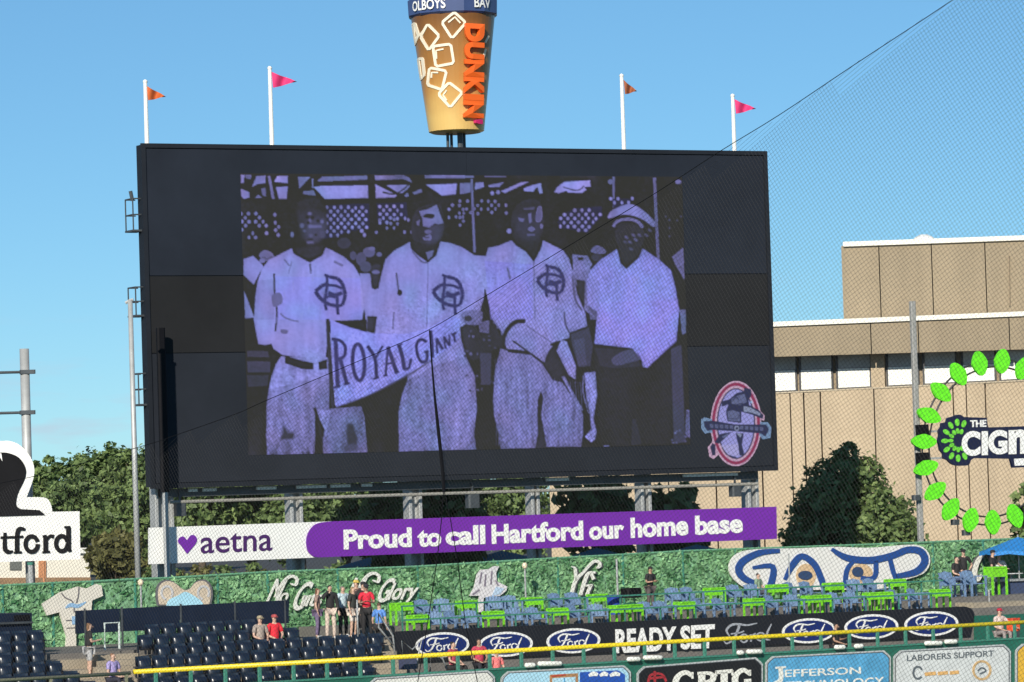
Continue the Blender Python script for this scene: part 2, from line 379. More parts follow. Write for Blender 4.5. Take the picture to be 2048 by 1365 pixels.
# low white building beyond the fence at the left
LB = Plane(plan(-200, 235), plan(210, 240))
lb = thing('low_building', 'low white building with brown base beyond the green fence', 'building', LB.at(80, 1172))
slab('wall', [(-260, 1106), (185, 1106), (178, 1172), (-260, 1172)], LB, 0, 8, mat('bwall', (0.78, 0.74, 0.64), 0.7, 0.05), lb)
slab('roof', [(-265, 1096), (212, 1096), (205, 1107), (-265, 1107)], LB, -0.2, 8.45, mat('broof', (0.80, 0.80, 0.74), 0.6, 0.03), lb)
slab('base_course', [(-260, 1158), (182, 1155), (180, 1176), (-260, 1180)], LB, 8.01, 0.15, mat('bbase', (0.30, 0.19, 0.11), 0.9, 0.2), lb)
slab('door', [(78, 1122), (92, 1122), (92, 1158), (78, 1158)], LB, 8.0, 0.1, mat('bdoor', (0.55, 0.25, 0.12), 0.6, 0.1), lb)
slab('window', [(20, 1120), (42, 1120), (42, 1140), (20, 1140)], LB, 8.0, 0.1, mat('bwin', (0.16, 0.17, 0.16), 0.3, 0.1), lb)

# ------------------------------------------------------------------ scoreboard
sb = thing('scoreboard', 'huge black video scoreboard on grey columns showing a photo of four players', 'scoreboard', BOARD.at(915, 1180, -1.5))
def upright(px0, px1, yt0, yt1, yb0, yb1, pl, off):
    """rectangle of true verticals: columns through the bottom pixels, heights at both ends from the photo"""
    A, B = pl.at(px0, yb0, off), pl.at(px1, yb1, off)
    zt0 = pl.at(px0 - (yb0 - yt0) * .032, yt0, off).z; zt1 = pl.at(px1 - (yb1 - yt1) * .032, yt1, off).z
    return [A, B, Vector((B.x, B.y, zt1)), Vector((A.x, A.y, zt0))]
q = upright(302, 1553, 290, 305, 977, 936, BOARD, 0.0)
zt = (q[2].z + q[3].z) / 2; zb = (q[0].z + q[1].z) / 2
S0 = (q[0] - BOARD.o).dot(BOARD.u); S1 = (q[1] - BOARD.o).dot(BOARD.u)
def bq(s0, s1, z0, z1, off): return [BOARD.sz(s0, z0, off), BOARD.sz(s1, z0, off), BOARD.sz(s1, z1, off), BOARD.sz(s0, z1, off)]
MB().prism(bq(S0, S1, zb, zt, -0.02), -BOARD.n * 0.42).build('cabinet', 'cabinet', sb)
MB().prism(bq(S0 + 2.0, S1 - 2.0, zb + 0.3, zt - 0.012, -0.445), -BOARD.n * 1.1).build('back_frame', 'steel_dark', sb)
for (s0, s1, z0, z1) in ((S0 - 0.0, S1, zt - 0.10, zt + 0.04), (S0, S1, zb - 0.06, zb + 0.10)):
    MB().prism(bq(s0 - 0.03, s1 + 0.03, z0, z1, 0.07), -BOARD.n * 0.085).build('bezel', 'cabinet', sb)
for (s0, s1) in ((S0 - 0.03, S0 + 0.12), (S1 - 0.12, S1 + 0.03)):
    MB().prism(bq(s0, s1, zb + 0.101, zt - 0.101, 0.068), -BOARD.n * 0.083).build('bezel', 'cabinet', sb)
def zpx(y, x=400): return BOARD.at(x, y).z
zs = [zb + 0.11, zpx(706), zpx(552), zt - 0.11]
for i, mk in ((0, 'led_c'), (1, 'led_b'), (2, 'led_a')):
    w = (S1 - S0 - 0.26) / 2
    for j in range(2):
        a0 = S0 + 0.13 + w * j
        MB().prism(bq(a0 + (0.004 if j else 0), a0 + w - (0.0 if j else 0.004), zs[i] + 0.012, zs[i + 1] - 0.012, 0.02 + 0.004 * (i == 1)), -BOARD.n * 0.038).build('screen_panel', mk, sb)
for (x0, x1) in ((305, 345), (575, 603), (812, 842), (1057, 1077), (1276, 1301), (1489, 1516)):
    xc, hw = (x0 + x1) / 2, (x1 - x0) / 2 * 130 / FPX
    p = BOARD.at(xc, 1060, -0.75)
    m_ = MB()
    for t in (-1, 1): m_.box(p + BOARD.u * t * (hw - 0.06) + Vector((0, 0, (zb + GZ) / 2 - p.z)), 0.12, 0.5, zb - GZ, BOARD.yaw, 0.02)
    m_.box(p - BOARD.n * 0.05 + Vector((0, 0, (zb + GZ) / 2 - p.z)), 2 * hw - 0.13, 0.10, zb - GZ, BOARD.yaw)
    m_.build('column', 'steel', sb)
# catwalk beam, conduit and lamps under the cabinet
zc = zb - 0.22
MB().prism(bq(S0 + 0.5, S1 - 0.55, zb - 0.34, zb - 0.07, -0.35), -BOARD.n * 0.3).build('beam', 'steel_dark', sb)
MB().tube([BOARD.sz(S0 + 0.7, zb - 0.50, -0.15), BOARD.sz(S1 - 0.7, zb - 0.50, -0.15)], 0.055, 8).build('conduit', mat('conduit', (0.30, 0.29, 0.26), 0.5, 0.1), sb)
for x0, x1 in ((383, 402), (412, 440), (520, 560), (600, 660), (668, 708), (730, 752), (1100, 1146), (1374, 1484)):
    s0, s1 = BOARD.s_of(x0), BOARD.s_of(x1)
    MB().box(BOARD.sz((s0 + s1) / 2, zb - 0.14, -0.26), s1 - s0, 0.10, 0.10, BOARD.yaw, 0.02).build('strip_lamp', 'white', sb)
for x, y, w in ((945, 1002, .42), (1470, 980, .36), (360, 1018, .34)):
    p = BOARD.at(x, y, -0.3); MB().box(p, w, 0.35, 0.48, BOARD.yaw, 0.05).box(p + Vector((0, 0, .34)), 0.06, 0.06, 0.5, BOARD.yaw).build('loudspeaker', 'steel_dark', sb)
# service platforms on the left flank
for (yt, yb) in ((398, 462), (575, 632), (748, 810)):
    xo = 257 + (yb - 462) * .032
    A = BOARD.at(xo + 27, yb, -0.3); z1 = BOARD.at(xo, yt, -0.3).z; z0 = A.z
    m_ = MB(); s = (A - BOARD.o).dot(BOARD.u)
    m_.box(BOARD.sz(s - 0.17, z0, -0.5), 0.40, 0.7, 0.06, BOARD.yaw)
    for off in (-0.18, -0.82): m_.tube([BOARD.sz(s - 0.34, z0, off), BOARD.sz(s - 0.34, z1, off)], 0.025, 6)
    for zz in (z1, (z0 + z1) / 2): m_.tube([BOARD.sz(s, zz, -0.18), BOARD.sz(s - 0.34, zz, -0.18), BOARD.sz(s - 0.34, zz, -0.82), BOARD.sz(s, zz, -0.82)], 0.025, 6)
    m_.build('service_platform', 'steel_dark', sb)
s = S0 - 0.25; p = BOARD.at(254, 384, -0.6)
MB().tube([BOARD.sz((p - BOARD.o).dot(BOARD.u), p.z, -0.3), BOARD.sz((p - BOARD.o).dot(BOARD.u) + .06, p.z - .32, -0.3)], 0.06, 8).build('antenna', 'steel_dark', sb)

# mast standing in front of the left end of the board, black above and grey below
mp_ = BOARD.at(341, 1150, 0.62); zj = BOARD.at(325, 985, 0.62).z; ztop = BOARD.at(315, 656, 0.62).z
ms = thing('mast', 'mast with thick black upper tube and grey lower pole before the board end', 'mast', (mp_.x, mp_.y, GZ))
MB().box((mp_.x - 0.10, mp_.y, (zj + GZ) / 2), 0.16, 0.16, zj - GZ, BOARD.yaw, 0.03).build('pole', 'steel', ms)
MB().box((mp_.x - 0.10, mp_.y, (zj + ztop) / 2), 0.27, 0.20, ztop - zj, BOARD.yaw, 0.05).build('black_tube', 'black', ms)

# pennants along the top edge
def flagpole(px_b, py_b, py_t, fpts, mk, label):
    p = BOARD.at(px_b, py_b, -0.24); p.z = zt + 0.02
    ztop = BOARD.at(px_b - (py_b - py_t) * .032, py_t, -0.24).z
    t = thing('flagpole', label, 'flagpole', p, 'pennants along the top of the scoreboard')
    MB().tube([p, (p.x, p.y, ztop)], [0.075, 0.062], 10).lathe((p.x, p.y, ztop), [(0.07, 0), (0.08, 0.05), (0.04, 0.1)], 10).build('pole', 'white', t)
    MB().lathe((p.x, p.y, p.z - 0.02), [(0.14, 0), (0.14, 0.04), (0.09, 0.05)], 10).build('base_plate', 'steel', t)
    V = []; n = 14; FP = Plane(Vector((p.x, p.y, 0)), Vector((p.x, p.y, 0)) + Vector((1, 0.25, 0)))
    (xa, ya), (xb, yb), (xc, yc) = fpts
    for i in range(n + 1):
        f = i / n
        for g in range(5):
            h = g / 4; x = (xa + (xb - xa) * h); y = ya + (yb - ya) * h; x = x + (xc - x) * f; y = y + (yc - y) * f
            V.append(FP.at(x, y + 1.2 * math.sin(f * 6) * f * (1 - f) * 3, 0.16 * math.sin(f * 8.5 + h * 1.6) * (0.25 + f)))
    Fc = [(i * 5 + g, i * 5 + g + 1, (i + 1) * 5 + g + 1, (i + 1) * 5 + g) for i in range(n) for g in range(4)]
    k = len(V); V2 = V + [v + FP.n * 0.006 for v in V]
    Fc2 = Fc + [tuple(q + k for q in reversed(f)) for f in Fc]
    mobj('pennant', V2, Fc2, mk, t, smooth=True)
mat('flag_orange', srgb(190, 92, 40), 0.8, 0.12, 2.5); mat('flag_pink', srgb(214, 52, 112), 0.8, 0.06, 2.5); mat('flag_brown', srgb(150, 84, 52), 0.8, 0.12, 2.5)
flagpole(294, 291, 166, ((293, 172), (296, 201), (332, 194)), 'flag_orange', 'white flagpole with orange pennant at the mast end of the board')
flagpole(544, 293, 139, ((543, 144), (546, 176), (594, 164)), 'flag_pink', 'tallest white flagpole with pink pennant between orange pennant and cup')
flagpole(1248, 302, 154, ((1247, 160), (1250, 189), (1274, 183)), 'flag_brown', 'white flagpole with small brown orange pennant')
flagpole(1469, 304, 194, ((1469, 199), (1472, 228), (1512, 218)), 'flag_pink', 'short white flagpole with pink pennant at the board end above the building')
# ------------------------------------------------------------------ giant iced drink cup on the scoreboard
CUPY = BOARD.at(914, 296, -0.75)
cup = thing('drink_cup', 'giant iced coffee cup sign with orange lettering on top of the scoreboard', 'cup sign', (CUPY.x, CUPY.y, zt))
CP = Plane(Vector((CUPY.x, CUPY.y, 0)), Vector((CUPY.x + 1, CUPY.y, 0)))
mpp = CUPY.y / FPX
zq = lambda y: CP.at(906, y).z
zb_c, zt_c = zq(264), zq(28)
def cup_r(z): f = (z - zb_c) / (zt_c - zb_c); return (55.5 + (85.0 - 55.5) * f) * mpp
def cup_pt(px, py, off=0.0):
    z = CP.at(px, py).z; xr = CP.at(px, py).x - CUPY.x; r = cup_r(z)
    th = math.asin(max(-0.995, min(0.995, xr / r)))
    return Vector((CUPY.x + (r + off) * math.sin(th), CUPY.y - (r + off) * math.cos(th), z))
cm = bpy.data.materials.new('coffee'); cm.use_nodes = True; n = cm.node_tree; b = n.nodes['Principled BSDF']
t = n.nodes.new('ShaderNodeTexCoord'); sxyz = n.nodes.new('ShaderNodeSeparateXYZ'); mr = n.nodes.new('ShaderNodeMapRange')
mr.inputs['From Min'].default_value = zb_c - zt; mr.inputs['From Max'].default_value = zt_c - zt
nz2 = n.nodes.new('ShaderNodeTexNoise'); nz2.inputs['Scale'].default_value = 0.7; nz2.inputs['Detail'].default_value = 3
ad = n.nodes.new('ShaderNodeMath'); ad.operation = 'MULTIPLY_ADD'; ad.inputs[1].default_value = 0.5
sb2 = n.nodes.new('ShaderNodeMath'); sb2.operation = 'SUBTRACT'; sb2.inputs[1].default_value = 0.25
rp = n.nodes.new('ShaderNodeValToRGB'); e = rp.color_ramp.elements
e[0].position = 0.05; e[0].color = (*srgb(214, 178, 108), 1); e[1].position = 0.95; e[1].color = (*srgb(120, 80, 42), 1)
e2 = rp.color_ramp.elements.new(0.4); e2.color = (*srgb(180, 128, 66), 1)
n.links.new(t.outputs['Object'], sxyz.inputs[0]); n.links.new(sxyz.outputs['Z'], mr.inputs['Value']); n.links.new(t.outputs['Object'], nz2.inputs['Vector'])
n.links.new(nz2.outputs['Fac'], ad.inputs[0]); n.links.new(mr.outputs[0], ad.inputs[2]); n.links.new(ad.outputs[0], sb2.inputs[0])
n.links.new(sb2.outputs[0], rp.inputs['Fac']); n.links.new(rp.outputs['Color'], b.inputs['Base Color']); b.inputs['Roughness'].default_value = 0.35
c0 = (CUPY.x, CUPY.y, 0)
MB().lathe(c0, [(cup_r(zb_c) - 0.12, zb_c - 0.05), (cup_r(zb_c), zb_c)] + [(cup_r(zb_c + (zt_c - zb_c) * i / 8), zb_c + (zt_c - zb_c) * i / 8) for i in range(1, 9)], 48).build('cup_body', cm, cup, smooth=False)
rimz = zq(36); zr2 = zq(3)
mat('rimblue', srgb(60, 76, 120), 0.35, 0.08); mat('icewhite', (0.84, 0.76, 0.60), 0.5, 0.03); mat('dunk', srgb(240, 104, 36), 0.4, 0.04); mat('dunkpink', srgb(206, 40, 110), 0.4, 0.04)
RR0, RR1 = 86.5 * mpp, 91.5 * mpp
rim = MB().lathe(c0, [(RR0, rimz), (RR1, rimz + 0.06), (RR1 + 0.02, zr2), (RR1 - 0.06, zr2 + 0.05), (RR1 - 0.10, zr2 - 0.02)], 12, phase=R(15)).build('rim', 'rimblue', cup)
def rim_pt(u, v):                               # u angle in radians from straight towards the camera, v 0..1 of the rim height
    r = RR1 + 0.015; c = math.cos(((u + R(15)) % R(30)) - R(15)) / math.cos(R(15))
    rr = r * 1.0 + 0.01
    return Vector((CUPY.x + rr * math.sin(u), CUPY.y - rr * math.cos(u), rimz + 0.08 + (zr2 - rimz - 0.1) * v))
for s_, u0, u1, v0, v1 in (('OLBOYS', -1.02, -0.14, 0.15, 0.88), ('BAV', 0.50, 0.95, 0.20, 0.9)):
    V, Fc, ar = text2d(s_, 0.02)
    solid('rim_lettering', [rim_pt(u0 + (u1 - u0) * x, v0 + (v1 - v0) * y) for x, y in V], Fc, Vector((0, 0.03, 0)), 'signwhite', rim)
# ice cube outlines
def ice(pts, w=5.2, close=True):
    pts = catmull(pts, 1, close) if False else pts
    out = []
    n = len(pts)
    if close:                                   # round the corners
        for i in range(n):
            a, b, c = pts[i - 1], pts[i], pts[(i + 1) % n]
            for f in (0.22, 0.1):
                out.append((b[0] + (a[0] - b[0]) * f, b[1] + (a[1] - b[1]) * f))
            for f in (0.1, 0.22):
                out.append((b[0] + (c[0] - b[0]) * f, b[1] + (c[1] - b[1]) * f))
    else: out = pts
    dense = []
    m = len(out)
    for i in range(m if close else m - 1):
        a, b = out[i], out[(i + 1) % m]
        k = max(1, int(math.hypot(a[0] - b[0], a[1] - b[1]) / 4))
        dense += [(a[0] + (b[0] - a[0]) * j / k, a[1] + (b[1] - a[1]) * j / k) for j in range(k)]
    if not close: dense.append(out[-1])
    Lf, Rt = ribbon(dense, w, close); n = len(dense)
    V = [cup_pt(x, y, 0.03) for x, y in Lf] + [cup_pt(x, y, 0.03) for x, y in Rt]
    V += [cup_pt(x, y, -0.01) for x, y in Lf] + [cup_pt(x, y, -0.01) for x, y in Rt]
    Fc = []
    for i in range(n if close else n - 1):
        j = (i + 1) % n; Fc += [(i, j, n + j, n + i), (i, 2 * n + i, 2 * n + j, j), (n + i, n + j, 3 * n + j, 3 * n + i)]
    return V, Fc
Q = lambda x, y: (760 + x / 4.267, y / 4.267)
for cube in ([Q(640, 150), Q(735, 235), Q(620, 370), Q(535, 235)], [Q(415, 240), Q(515, 345), Q(425, 460), Q(355, 340)],
             [Q(460, 430), Q(610, 415), Q(635, 575), Q(485, 600)], [Q(430, 605), Q(575, 640), Q(535, 795), Q(412, 745)],
             [Q(595, 735), Q(705, 820), Q(605, 945), Q(505, 830)], [Q(285, 215), Q(305, 225), Q(335, 320), Q(300, 395)], [Q(330, 515), Q(370, 520), Q(385, 660), Q(350, 690)]):
    V, Fc = ice(cube); ob = mobj('ice_cube_outline', V, Fc, 'icewhite', cup)
for ln in ([Q(590, 235), Q(645, 190), Q(690, 240)], [Q(490, 535), Q(487, 465), Q(550, 455)], [Q(445, 690), Q(450, 645), Q(505, 650)], [Q(575, 800), Q(545, 840), Q(575, 885)], [Q(330, 340), Q(400, 270)],
           [Q(925, 325), Q(895, 390)], [Q(900, 440), Q(880, 520)]):
    V, Fc = ice(ln, 3.0, False); mobj('ice_glint', V, Fc, 'icewhite', cup)
# raised letters reading downwards
y0 = 57.0
for ch, hgt in (('D', 36), ('U', 33), ('N', 34), ('K', 33), ('I', 12), ('N', 34)):
    V, Fc, ar = text2d(ch, 0.055); P = []; vec = []
    for tx, ty in V:
        py = y0 + tx * hgt; px = 929 - (py - 57) * 0.018 + ty * 33
        a_ = cup_pt(px, py, 0.20); P.append(a_); vec.append(cup_pt(px, py, 0.04) - a_)
    solid('letter', P, Fc, vec, 'dunk', cup); y0 += hgt - 1.0 + 1.5
V, Fc, ar = text2d("'", 0.03); P = []; vec = []
for tx, ty in V:
    py = y0 + 2 + tx * 9; px = 946 + ty * 11; a_ = cup_pt(px, py, 0.20); P.append(a_); vec.append(cup_pt(px, py, 0.04) - a_)
solid('apostrophe', P, Fc, vec, 'dunkpink', cup)
m_ = MB()
for dx, dy, r in ((0.12, 0, 0.10), (-0.18, 0.15, 0.05), (-0.30, -0.1, 0.05), (0.25, 0.2, 0.05)):
    m_.tube([(CUPY.x + dx, CUPY.y + dy, zt - 0.0), (CUPY.x + dx, CUPY.y + dy, zb_c - 0.04)], r, 8)
m_.build('support_posts', 'steel_dark', cup)
MB().lathe((CUPY.x, CUPY.y, zt), [(0.5, 0.0), (0.5, 0.07)], 16).build('base_plate', 'steel_dark', cup)

# ------------------------------------------------------------------ purple and white banner under the board
BN = BOARD.shift(0.30)
bn = thing('banner_sign', 'long white and purple sponsor banner under the scoreboard', 'banner sign', BN.at(925, 1110))
yT = lambda x: 1055 - (x - 300) * 0.0325; yB = lambda x: 1129 - (x - 300) * 0.0405
wp = slab('white_panel', [(299, 1129), (299, 1056), (668, yT(668)), (668, yB(668))], BN, -0.12, 0.12, 'signwhite', bn)
cur = [(664, yT(664)), (640, 1046), (626, 1053), (616, 1068), (613, 1085), (616, 1102), (626, 1113), (640, yB(640))]
edge = catmull(cur, 4)
slab('purple_panel', edge + [(1554, yB(1554)), (1553, yT(1553) - 0.5)], BN, 0.003, 0.05, 'purple', bn)
slab('back_frame', [(304, 1120), (304, 1065), (1546, 1025), (1546, 1068)], BN, -0.30, 0.17, 'steel_dark', bn)
K = lambda x, y: (280 + x / 3.151, 930 + y / 3.151)
hb = catmull([K(297, 562), K(262, 515), K(240, 485), K(250, 460), K(275, 452), K(297, 475)], 4) + catmull([K(297, 475), K(320, 445), K(345, 445), K(360, 472), K(345, 505), K(297, 562)], 4)[1:-1]
slab('heart', hb, BN, 0.004, 0.02, 'purple', bn)
V, Fc, ar = text2d('aetna', 0.012)
text_on('sponsor_lettering', 'aetna', BN, 0.004, 0.02, [K(383, 560), K(834, 541), K(834, 418), K(383, 440)], 'plum', bn, 0.006)
K2 = lambda x, y: (920 + x / 3.151, 930 + y / 3.151)
def banner_text(s, xl, yb, xr, yb2, htop, bold=0.038):
    h = htop
    return text_on('slogan_lettering', s, BN, 0.055, 0.02, [(xl, yb), (xr, yb2), (xr - .8, yb2 - h), (xl - .8, yb - h)], 'signwhite', bn, bold)
banner_text('Proud', 688, 1100, 824, 1095, 40); banner_text('to', 836, 1095, 883, 1093, 34)
banner_text('call', 892, 1092, 971, 1089, 39); banner_text('Hartford', 984, 1089, 1167, 1081, 40)
banner_text('our', 1179, 1081, 1249, 1077, 27); banner_text('home', 1262, 1077, 1377, 1071, 41); banner_text('base', 1391, 1071, 1486, 1066, 39)
# ------------------------------------------------------------------ the picture on the LED screen: a lit grid of diodes coloured by drawing
class Canvas:
    def __init__(s, x0, y0, x1, y1, sc=1.0):
        s.x0, s.y0, s.sc = x0, y0, sc; s.w = int((x1 - x0) * sc); s.h = int((y1 - y0) * sc)
        s.L = np.zeros((s.h, s.w, 3)); s.A = np.zeros((s.h, s.w))
    def mask(s, pts, soft=0.0):
        P = [((x - s.x0) * s.sc, (y - s.y0) * s.sc) for x, y in pts]
        xs = [p[0] for p in P]; ys = [p[1] for p in P]
        a, b = max(0, int(min(xs)) - 1), min(s.w, int(max(xs)) + 2); c, d = max(0, int(min(ys)) - 1), min(s.h, int(max(ys)) + 2)
        if b <= a or d <= c: return None
        SS = 2; X = (np.arange((b - a) * SS) + 0.5) / SS + a; Y = (np.arange((d - c) * SS) + 0.5) / SS + c
        X, Y = np.meshgrid(X, Y); ins = np.zeros(X.shape, bool); n = len(P)
        for i in range(n):
            xa, ya = P[i]; xb, yb = P[(i + 1) % n]
            if ya == yb: continue
            ins ^= ((ya > Y) != (yb > Y)) & (X < (xb - xa) * (Y - ya) / (yb - ya) + xa)
        m = ins.reshape(d - c, SS, b - a, SS).mean((1, 3))
        return m, a, b, c, d
    def fill(s, pts, v, smooth=False, op=1.0):
        if smooth: pts = catmull(pts, 4, True)
        r = s.mask(pts)
        if r is None: return
        m, a, b, c, d = r; m = (m * op)[..., None]; v = np.array(v if hasattr(v, '__len__') else (v, v, v), float)
        s.L[c:d, a:b] = s.L[c:d, a:b] * (1 - m) + v * m
        s.A[c:d, a:b] = np.maximum(s.A[c:d, a:b], m[..., 0])
    def line(s, pts, w, v, smooth=True, op=1.0, close=False):
        if smooth and len(pts) > 2: pts = catmull(pts, 4, close)
        Lf, Rt = ribbon(pts, w, close)
        n = len(pts)
        if close: 
            for i in range(n): j = (i + 1) % n; s.fill([Lf[i], Lf[j], Rt[j], Rt[i]], v, op=op)
        else: s.fill(Lf + Rt[::-1], v, op=op)
def blur(a, r):
    k = np.exp(-0.5 * (np.arange(-3 * math.ceil(r), 3 * math.ceil(r) + 1) / r) ** 2); k /= k.sum(); q = len(k) // 2
    pad = np.pad(a, [(q, q), (0, 0)] + [(0, 0)] * (a.ndim - 2), 'edge'); out = sum(k[i] * pad[i:i + a.shape[0]] for i in range(len(k)))
    pad = np.pad(out, [(0, 0), (q, q)] + [(0, 0)] * (a.ndim - 2), 'edge'); return sum(k[i] * pad[:, i:i + a.shape[1]] for i in range(len(k)))
def soft(cv, pts, v, r=3.0, op=1.0):
    m0 = Canvas(0, 0, 1, 1); m0.x0, m0.y0, m0.sc, m0.w, m0.h = cv.x0, cv.y0, cv.sc, cv.w, cv.h
    q = cv.mask(pts)
    if q is None: return
    m, a, b, c, d = q; pad = int(3 * r) + 2; a2, b2, c2, d2 = max(0, a - pad), min(cv.w, b + pad), max(0, c - pad), min(cv.h, d + pad)
    M_ = np.zeros((d2 - c2, b2 - a2)); M_[c - c2:d - c2, a - a2:b - a2] = m; M_ = (blur(M_, r) * op)[..., None]
    cv.L[c2:d2, a2:b2] = cv.L[c2:d2, a2:b2] * (1 - M_) + v * M_
A_ = lambda *p: [(470 + x / 4.402, 330 + y / 4.402) for x, y in p]
B_ = lambda *p: [(920 + x / 4.267, 330 + y / 4.267) for x, y in p]
C_ = lambda *p: [(470 + x / 4.402, 620 + y / 4.402) for x, y in p]
D_ = lambda *p: [(920 + x / 4.267, 620 + y / 4.267) for x, y in p]
cv = Canvas(474, 340, 1390, 916)
rs = np.random.default_rng(3)
f = cv.fill; ln = cv.line
# stand roof openings
for p, v in ((A_((50, 85), (85, 90), (75, 160), (50, 160)), .85), (A_((90, 90), (145, 90), (140, 125), (95, 120)), .5), (A_((150, 195), (190, 100), (270, 95), (268, 160), (200, 170)), .8),
             (A_((50, 210), (125, 240), (125, 290), (80, 300), (55, 280)), .75), (A_((175, 295), (205, 262), (240, 290)), .5), (A_((230, 210), (268, 200), (275, 280), (240, 270)), .35), (A_((288, 100), (310, 95), (350, 300), (325, 300)), .55),
             (A_((345, 152), (370, 100), (465, 100), (465, 162)), .9), (A_((360, 195), (465, 190), (455, 300), (385, 300)), .8), (A_((555, 105), (665, 105), (565, 212)), .65),
             (A_((675, 120), (690, 120), (692, 212), (678, 205)), .45), (A_((725, 140), (770, 105), (1165, 95), (1165, 130), (740, 147)), .62), (A_((690, 195), (760, 185), (1170, 180), (1170, 292), (790, 302)), .95),
             (A_((600, 240), (690, 225), (712, 270), (640, 265)), .5), (A_((1230, 95), (1470, 90), (1530, 110), (1560, 158), (1480, 125), (1235, 135)), .62), (A_((1235, 170), (1425, 267), (1410, 287), (1240, 292)), .9),
             (A_((1330, 180), (1540, 175), (1530, 202), (1470, 252), (1440, 250)), .88), (A_((1490, 270), (1520, 245), (1530, 275), (1505, 285)), .6), (A_((1560, 245), (1640, 210), (1650, 240), (1580, 265)), .4), (A_((1670, 90), (2025, 88), (2025, 118), (1670, 120)), .62), (A_((1680, 175), (1955, 165), (1945, 260), (1820, 272)), .9),
             (B_((0, 95), (118, 95), (118, 112), (0, 112)), .6), (B_((210, 97), (395, 97), (395, 107), (210, 107)), .4), (B_((0, 158), (90, 155), (90, 235), (0, 252)), .6), (B_((130, 155), (200, 150), (205, 190), (125, 215)), .85),
             (B_((240, 175), (375, 148), (335, 190), (250, 192)), .7), (B_((350, 225), (520, 150), (590, 145), (385, 242)), .8), (B_((540, 205), (580, 185), (690, 155), (705, 242), (680, 247), (660, 190), (622, 230), (550, 226)), .9),
             (B_((805, 232), (830, 190), (890, 145), (1110, 132), (1115, 187), (1060, 192), (1082, 212), (1040, 242), (920, 238), (910, 222), (840, 245)), .95), (B_((1300, 100), (1322, 100), (1320, 370), (1304, 370)), .4)):
    f(p, v)
ln(B_((100, 120), (110, 400), (125, 750)), 5, .42); ln(B_((1660, 110), (1672, 400), (1692, 810)), 5.5, .48)
ln(A_((1300, 240), (1420, 255), (1550, 160)), 3, .05); ln(B_((880, 190), (1000, 220), (1060, 180)), 2.5, .3)
f(ell(*B_((1285, 145))[0], 5, 5), .55); f(ell(*B_((1862, 146))[0], 6, 4.5), .6); f(ell(*B_((275, 242))[0], 4, 4), .8); f(ell(*B_((325, 235))[0], 4, 4), .7); f(ell(*B_((420, 567))[0], 5, 5), .8)
# lattice of daylight dots
def dots(poly, keep=0.95, r=3.2, v=.82, navy=True):
    from_px = np.array(poly); x0, y0 = from_px.min(0); x1, y1 = from_px.max(0)
    def inside(x, y):
        c = False
        for i in range(len(poly)):
            xa, ya = poly[i]; xb, yb = poly[i - 1]
            if (ya > y) != (yb > y) and x < (xb - xa) * (y - ya) / (yb - ya) + xa: c = not c
        return c
    j = 0; y = y0
    if navy and keep > 0.7: f(poly, (0.012, 0.012, 0.05), op=.8)
    while y < y1:
        x = x0 + (7 if j % 2 else 0)
        while x < x1:
            if inside(x, y) and rs.random() < keep: f(ell(x + rs.normal() * .5, y + rs.normal() * .5, r * (0.8 + .4 * rs.random()), r * 1.2, 9), v * (0.8 + .3 * rs.random()))
            x += 14.2
        y += 8.0; j += 1
dots(A_((60, 430), (280, 430), (285, 650), (60, 650)), .45, 3.3, .6, False); dots(A_((355, 440), (410, 440), (410, 640), (355, 640)), .6, 3.3, .6, False)
dots(A_((810, 355), (1180, 340), (1185, 560), (1000, 590), (880, 640), (780, 650)), .97); dots(A_((1110, 580), (1160, 580), (1160, 630), (1110, 630)), .9, 3.5, .8, False)
dots(A_((1245, 340), (1510, 330), (1520, 480), (1400, 470), (1330, 520), (1260, 520)), .92); dots(A_((1245, 480), (1560, 450), (1565, 620), (1245, 625)), .45, 3, .6, False)
dots(A_((1820, 380), (2025, 320), (2025, 480), (1860, 590)), .5, 3, .6, False); dots(B_((0, 310), (410, 310), (410, 430), (180, 420), (0, 540)), .5, 3, .55, False)
dots(B_((830, 490), (900, 410), (990, 370), (1210, 355), (1215, 440), (1150, 500), (1090, 580), (860, 540)), .97); dots(B_((1290, 290), (1475, 290), (1440, 340), (1310, 370)), .9)
dots(B_((1760, 440), (1900, 440), (1900, 640), (1760, 640)), .3, 2, .2, False)
# bench slats and bystanders
f(C_((105, 360), (290, 365), (300, 420), (105, 415)), .12); f(C_((105, 450), (310, 455), (310, 550), (110, 550)), .14); f(C_((105, 575), (300, 575), (290, 670), (115, 680)), .09)
f(A_((75, 830), (160, 800), (250, 890), (225, 940), (165, 1055), (75, 970)), .8); f(A_((210, 800), (260, 750), (330, 780), (345, 830), (270, 850)), .42, True); f(ell(*A_((240, 845))[0], 6, 5), .6)
f(A_((80, 1110), (150, 1290), (175, 1365)) + C_((165, 70), (90, 75)), .75)
for x, y, rx, ry, v in ((1180, 770, 55, 45, .30), (1110, 830, 45, 60, .22), (1150, 900, 50, 50, .2), (1270, 790, 25, 22, .35), (960, 690, 60, 50, .10), (1040, 800, 30, 40, .2), (1205, 740, 30, 20, .4)): f(ell(*A_((x, y))[0], rx / 4.4, ry / 4.4), v)
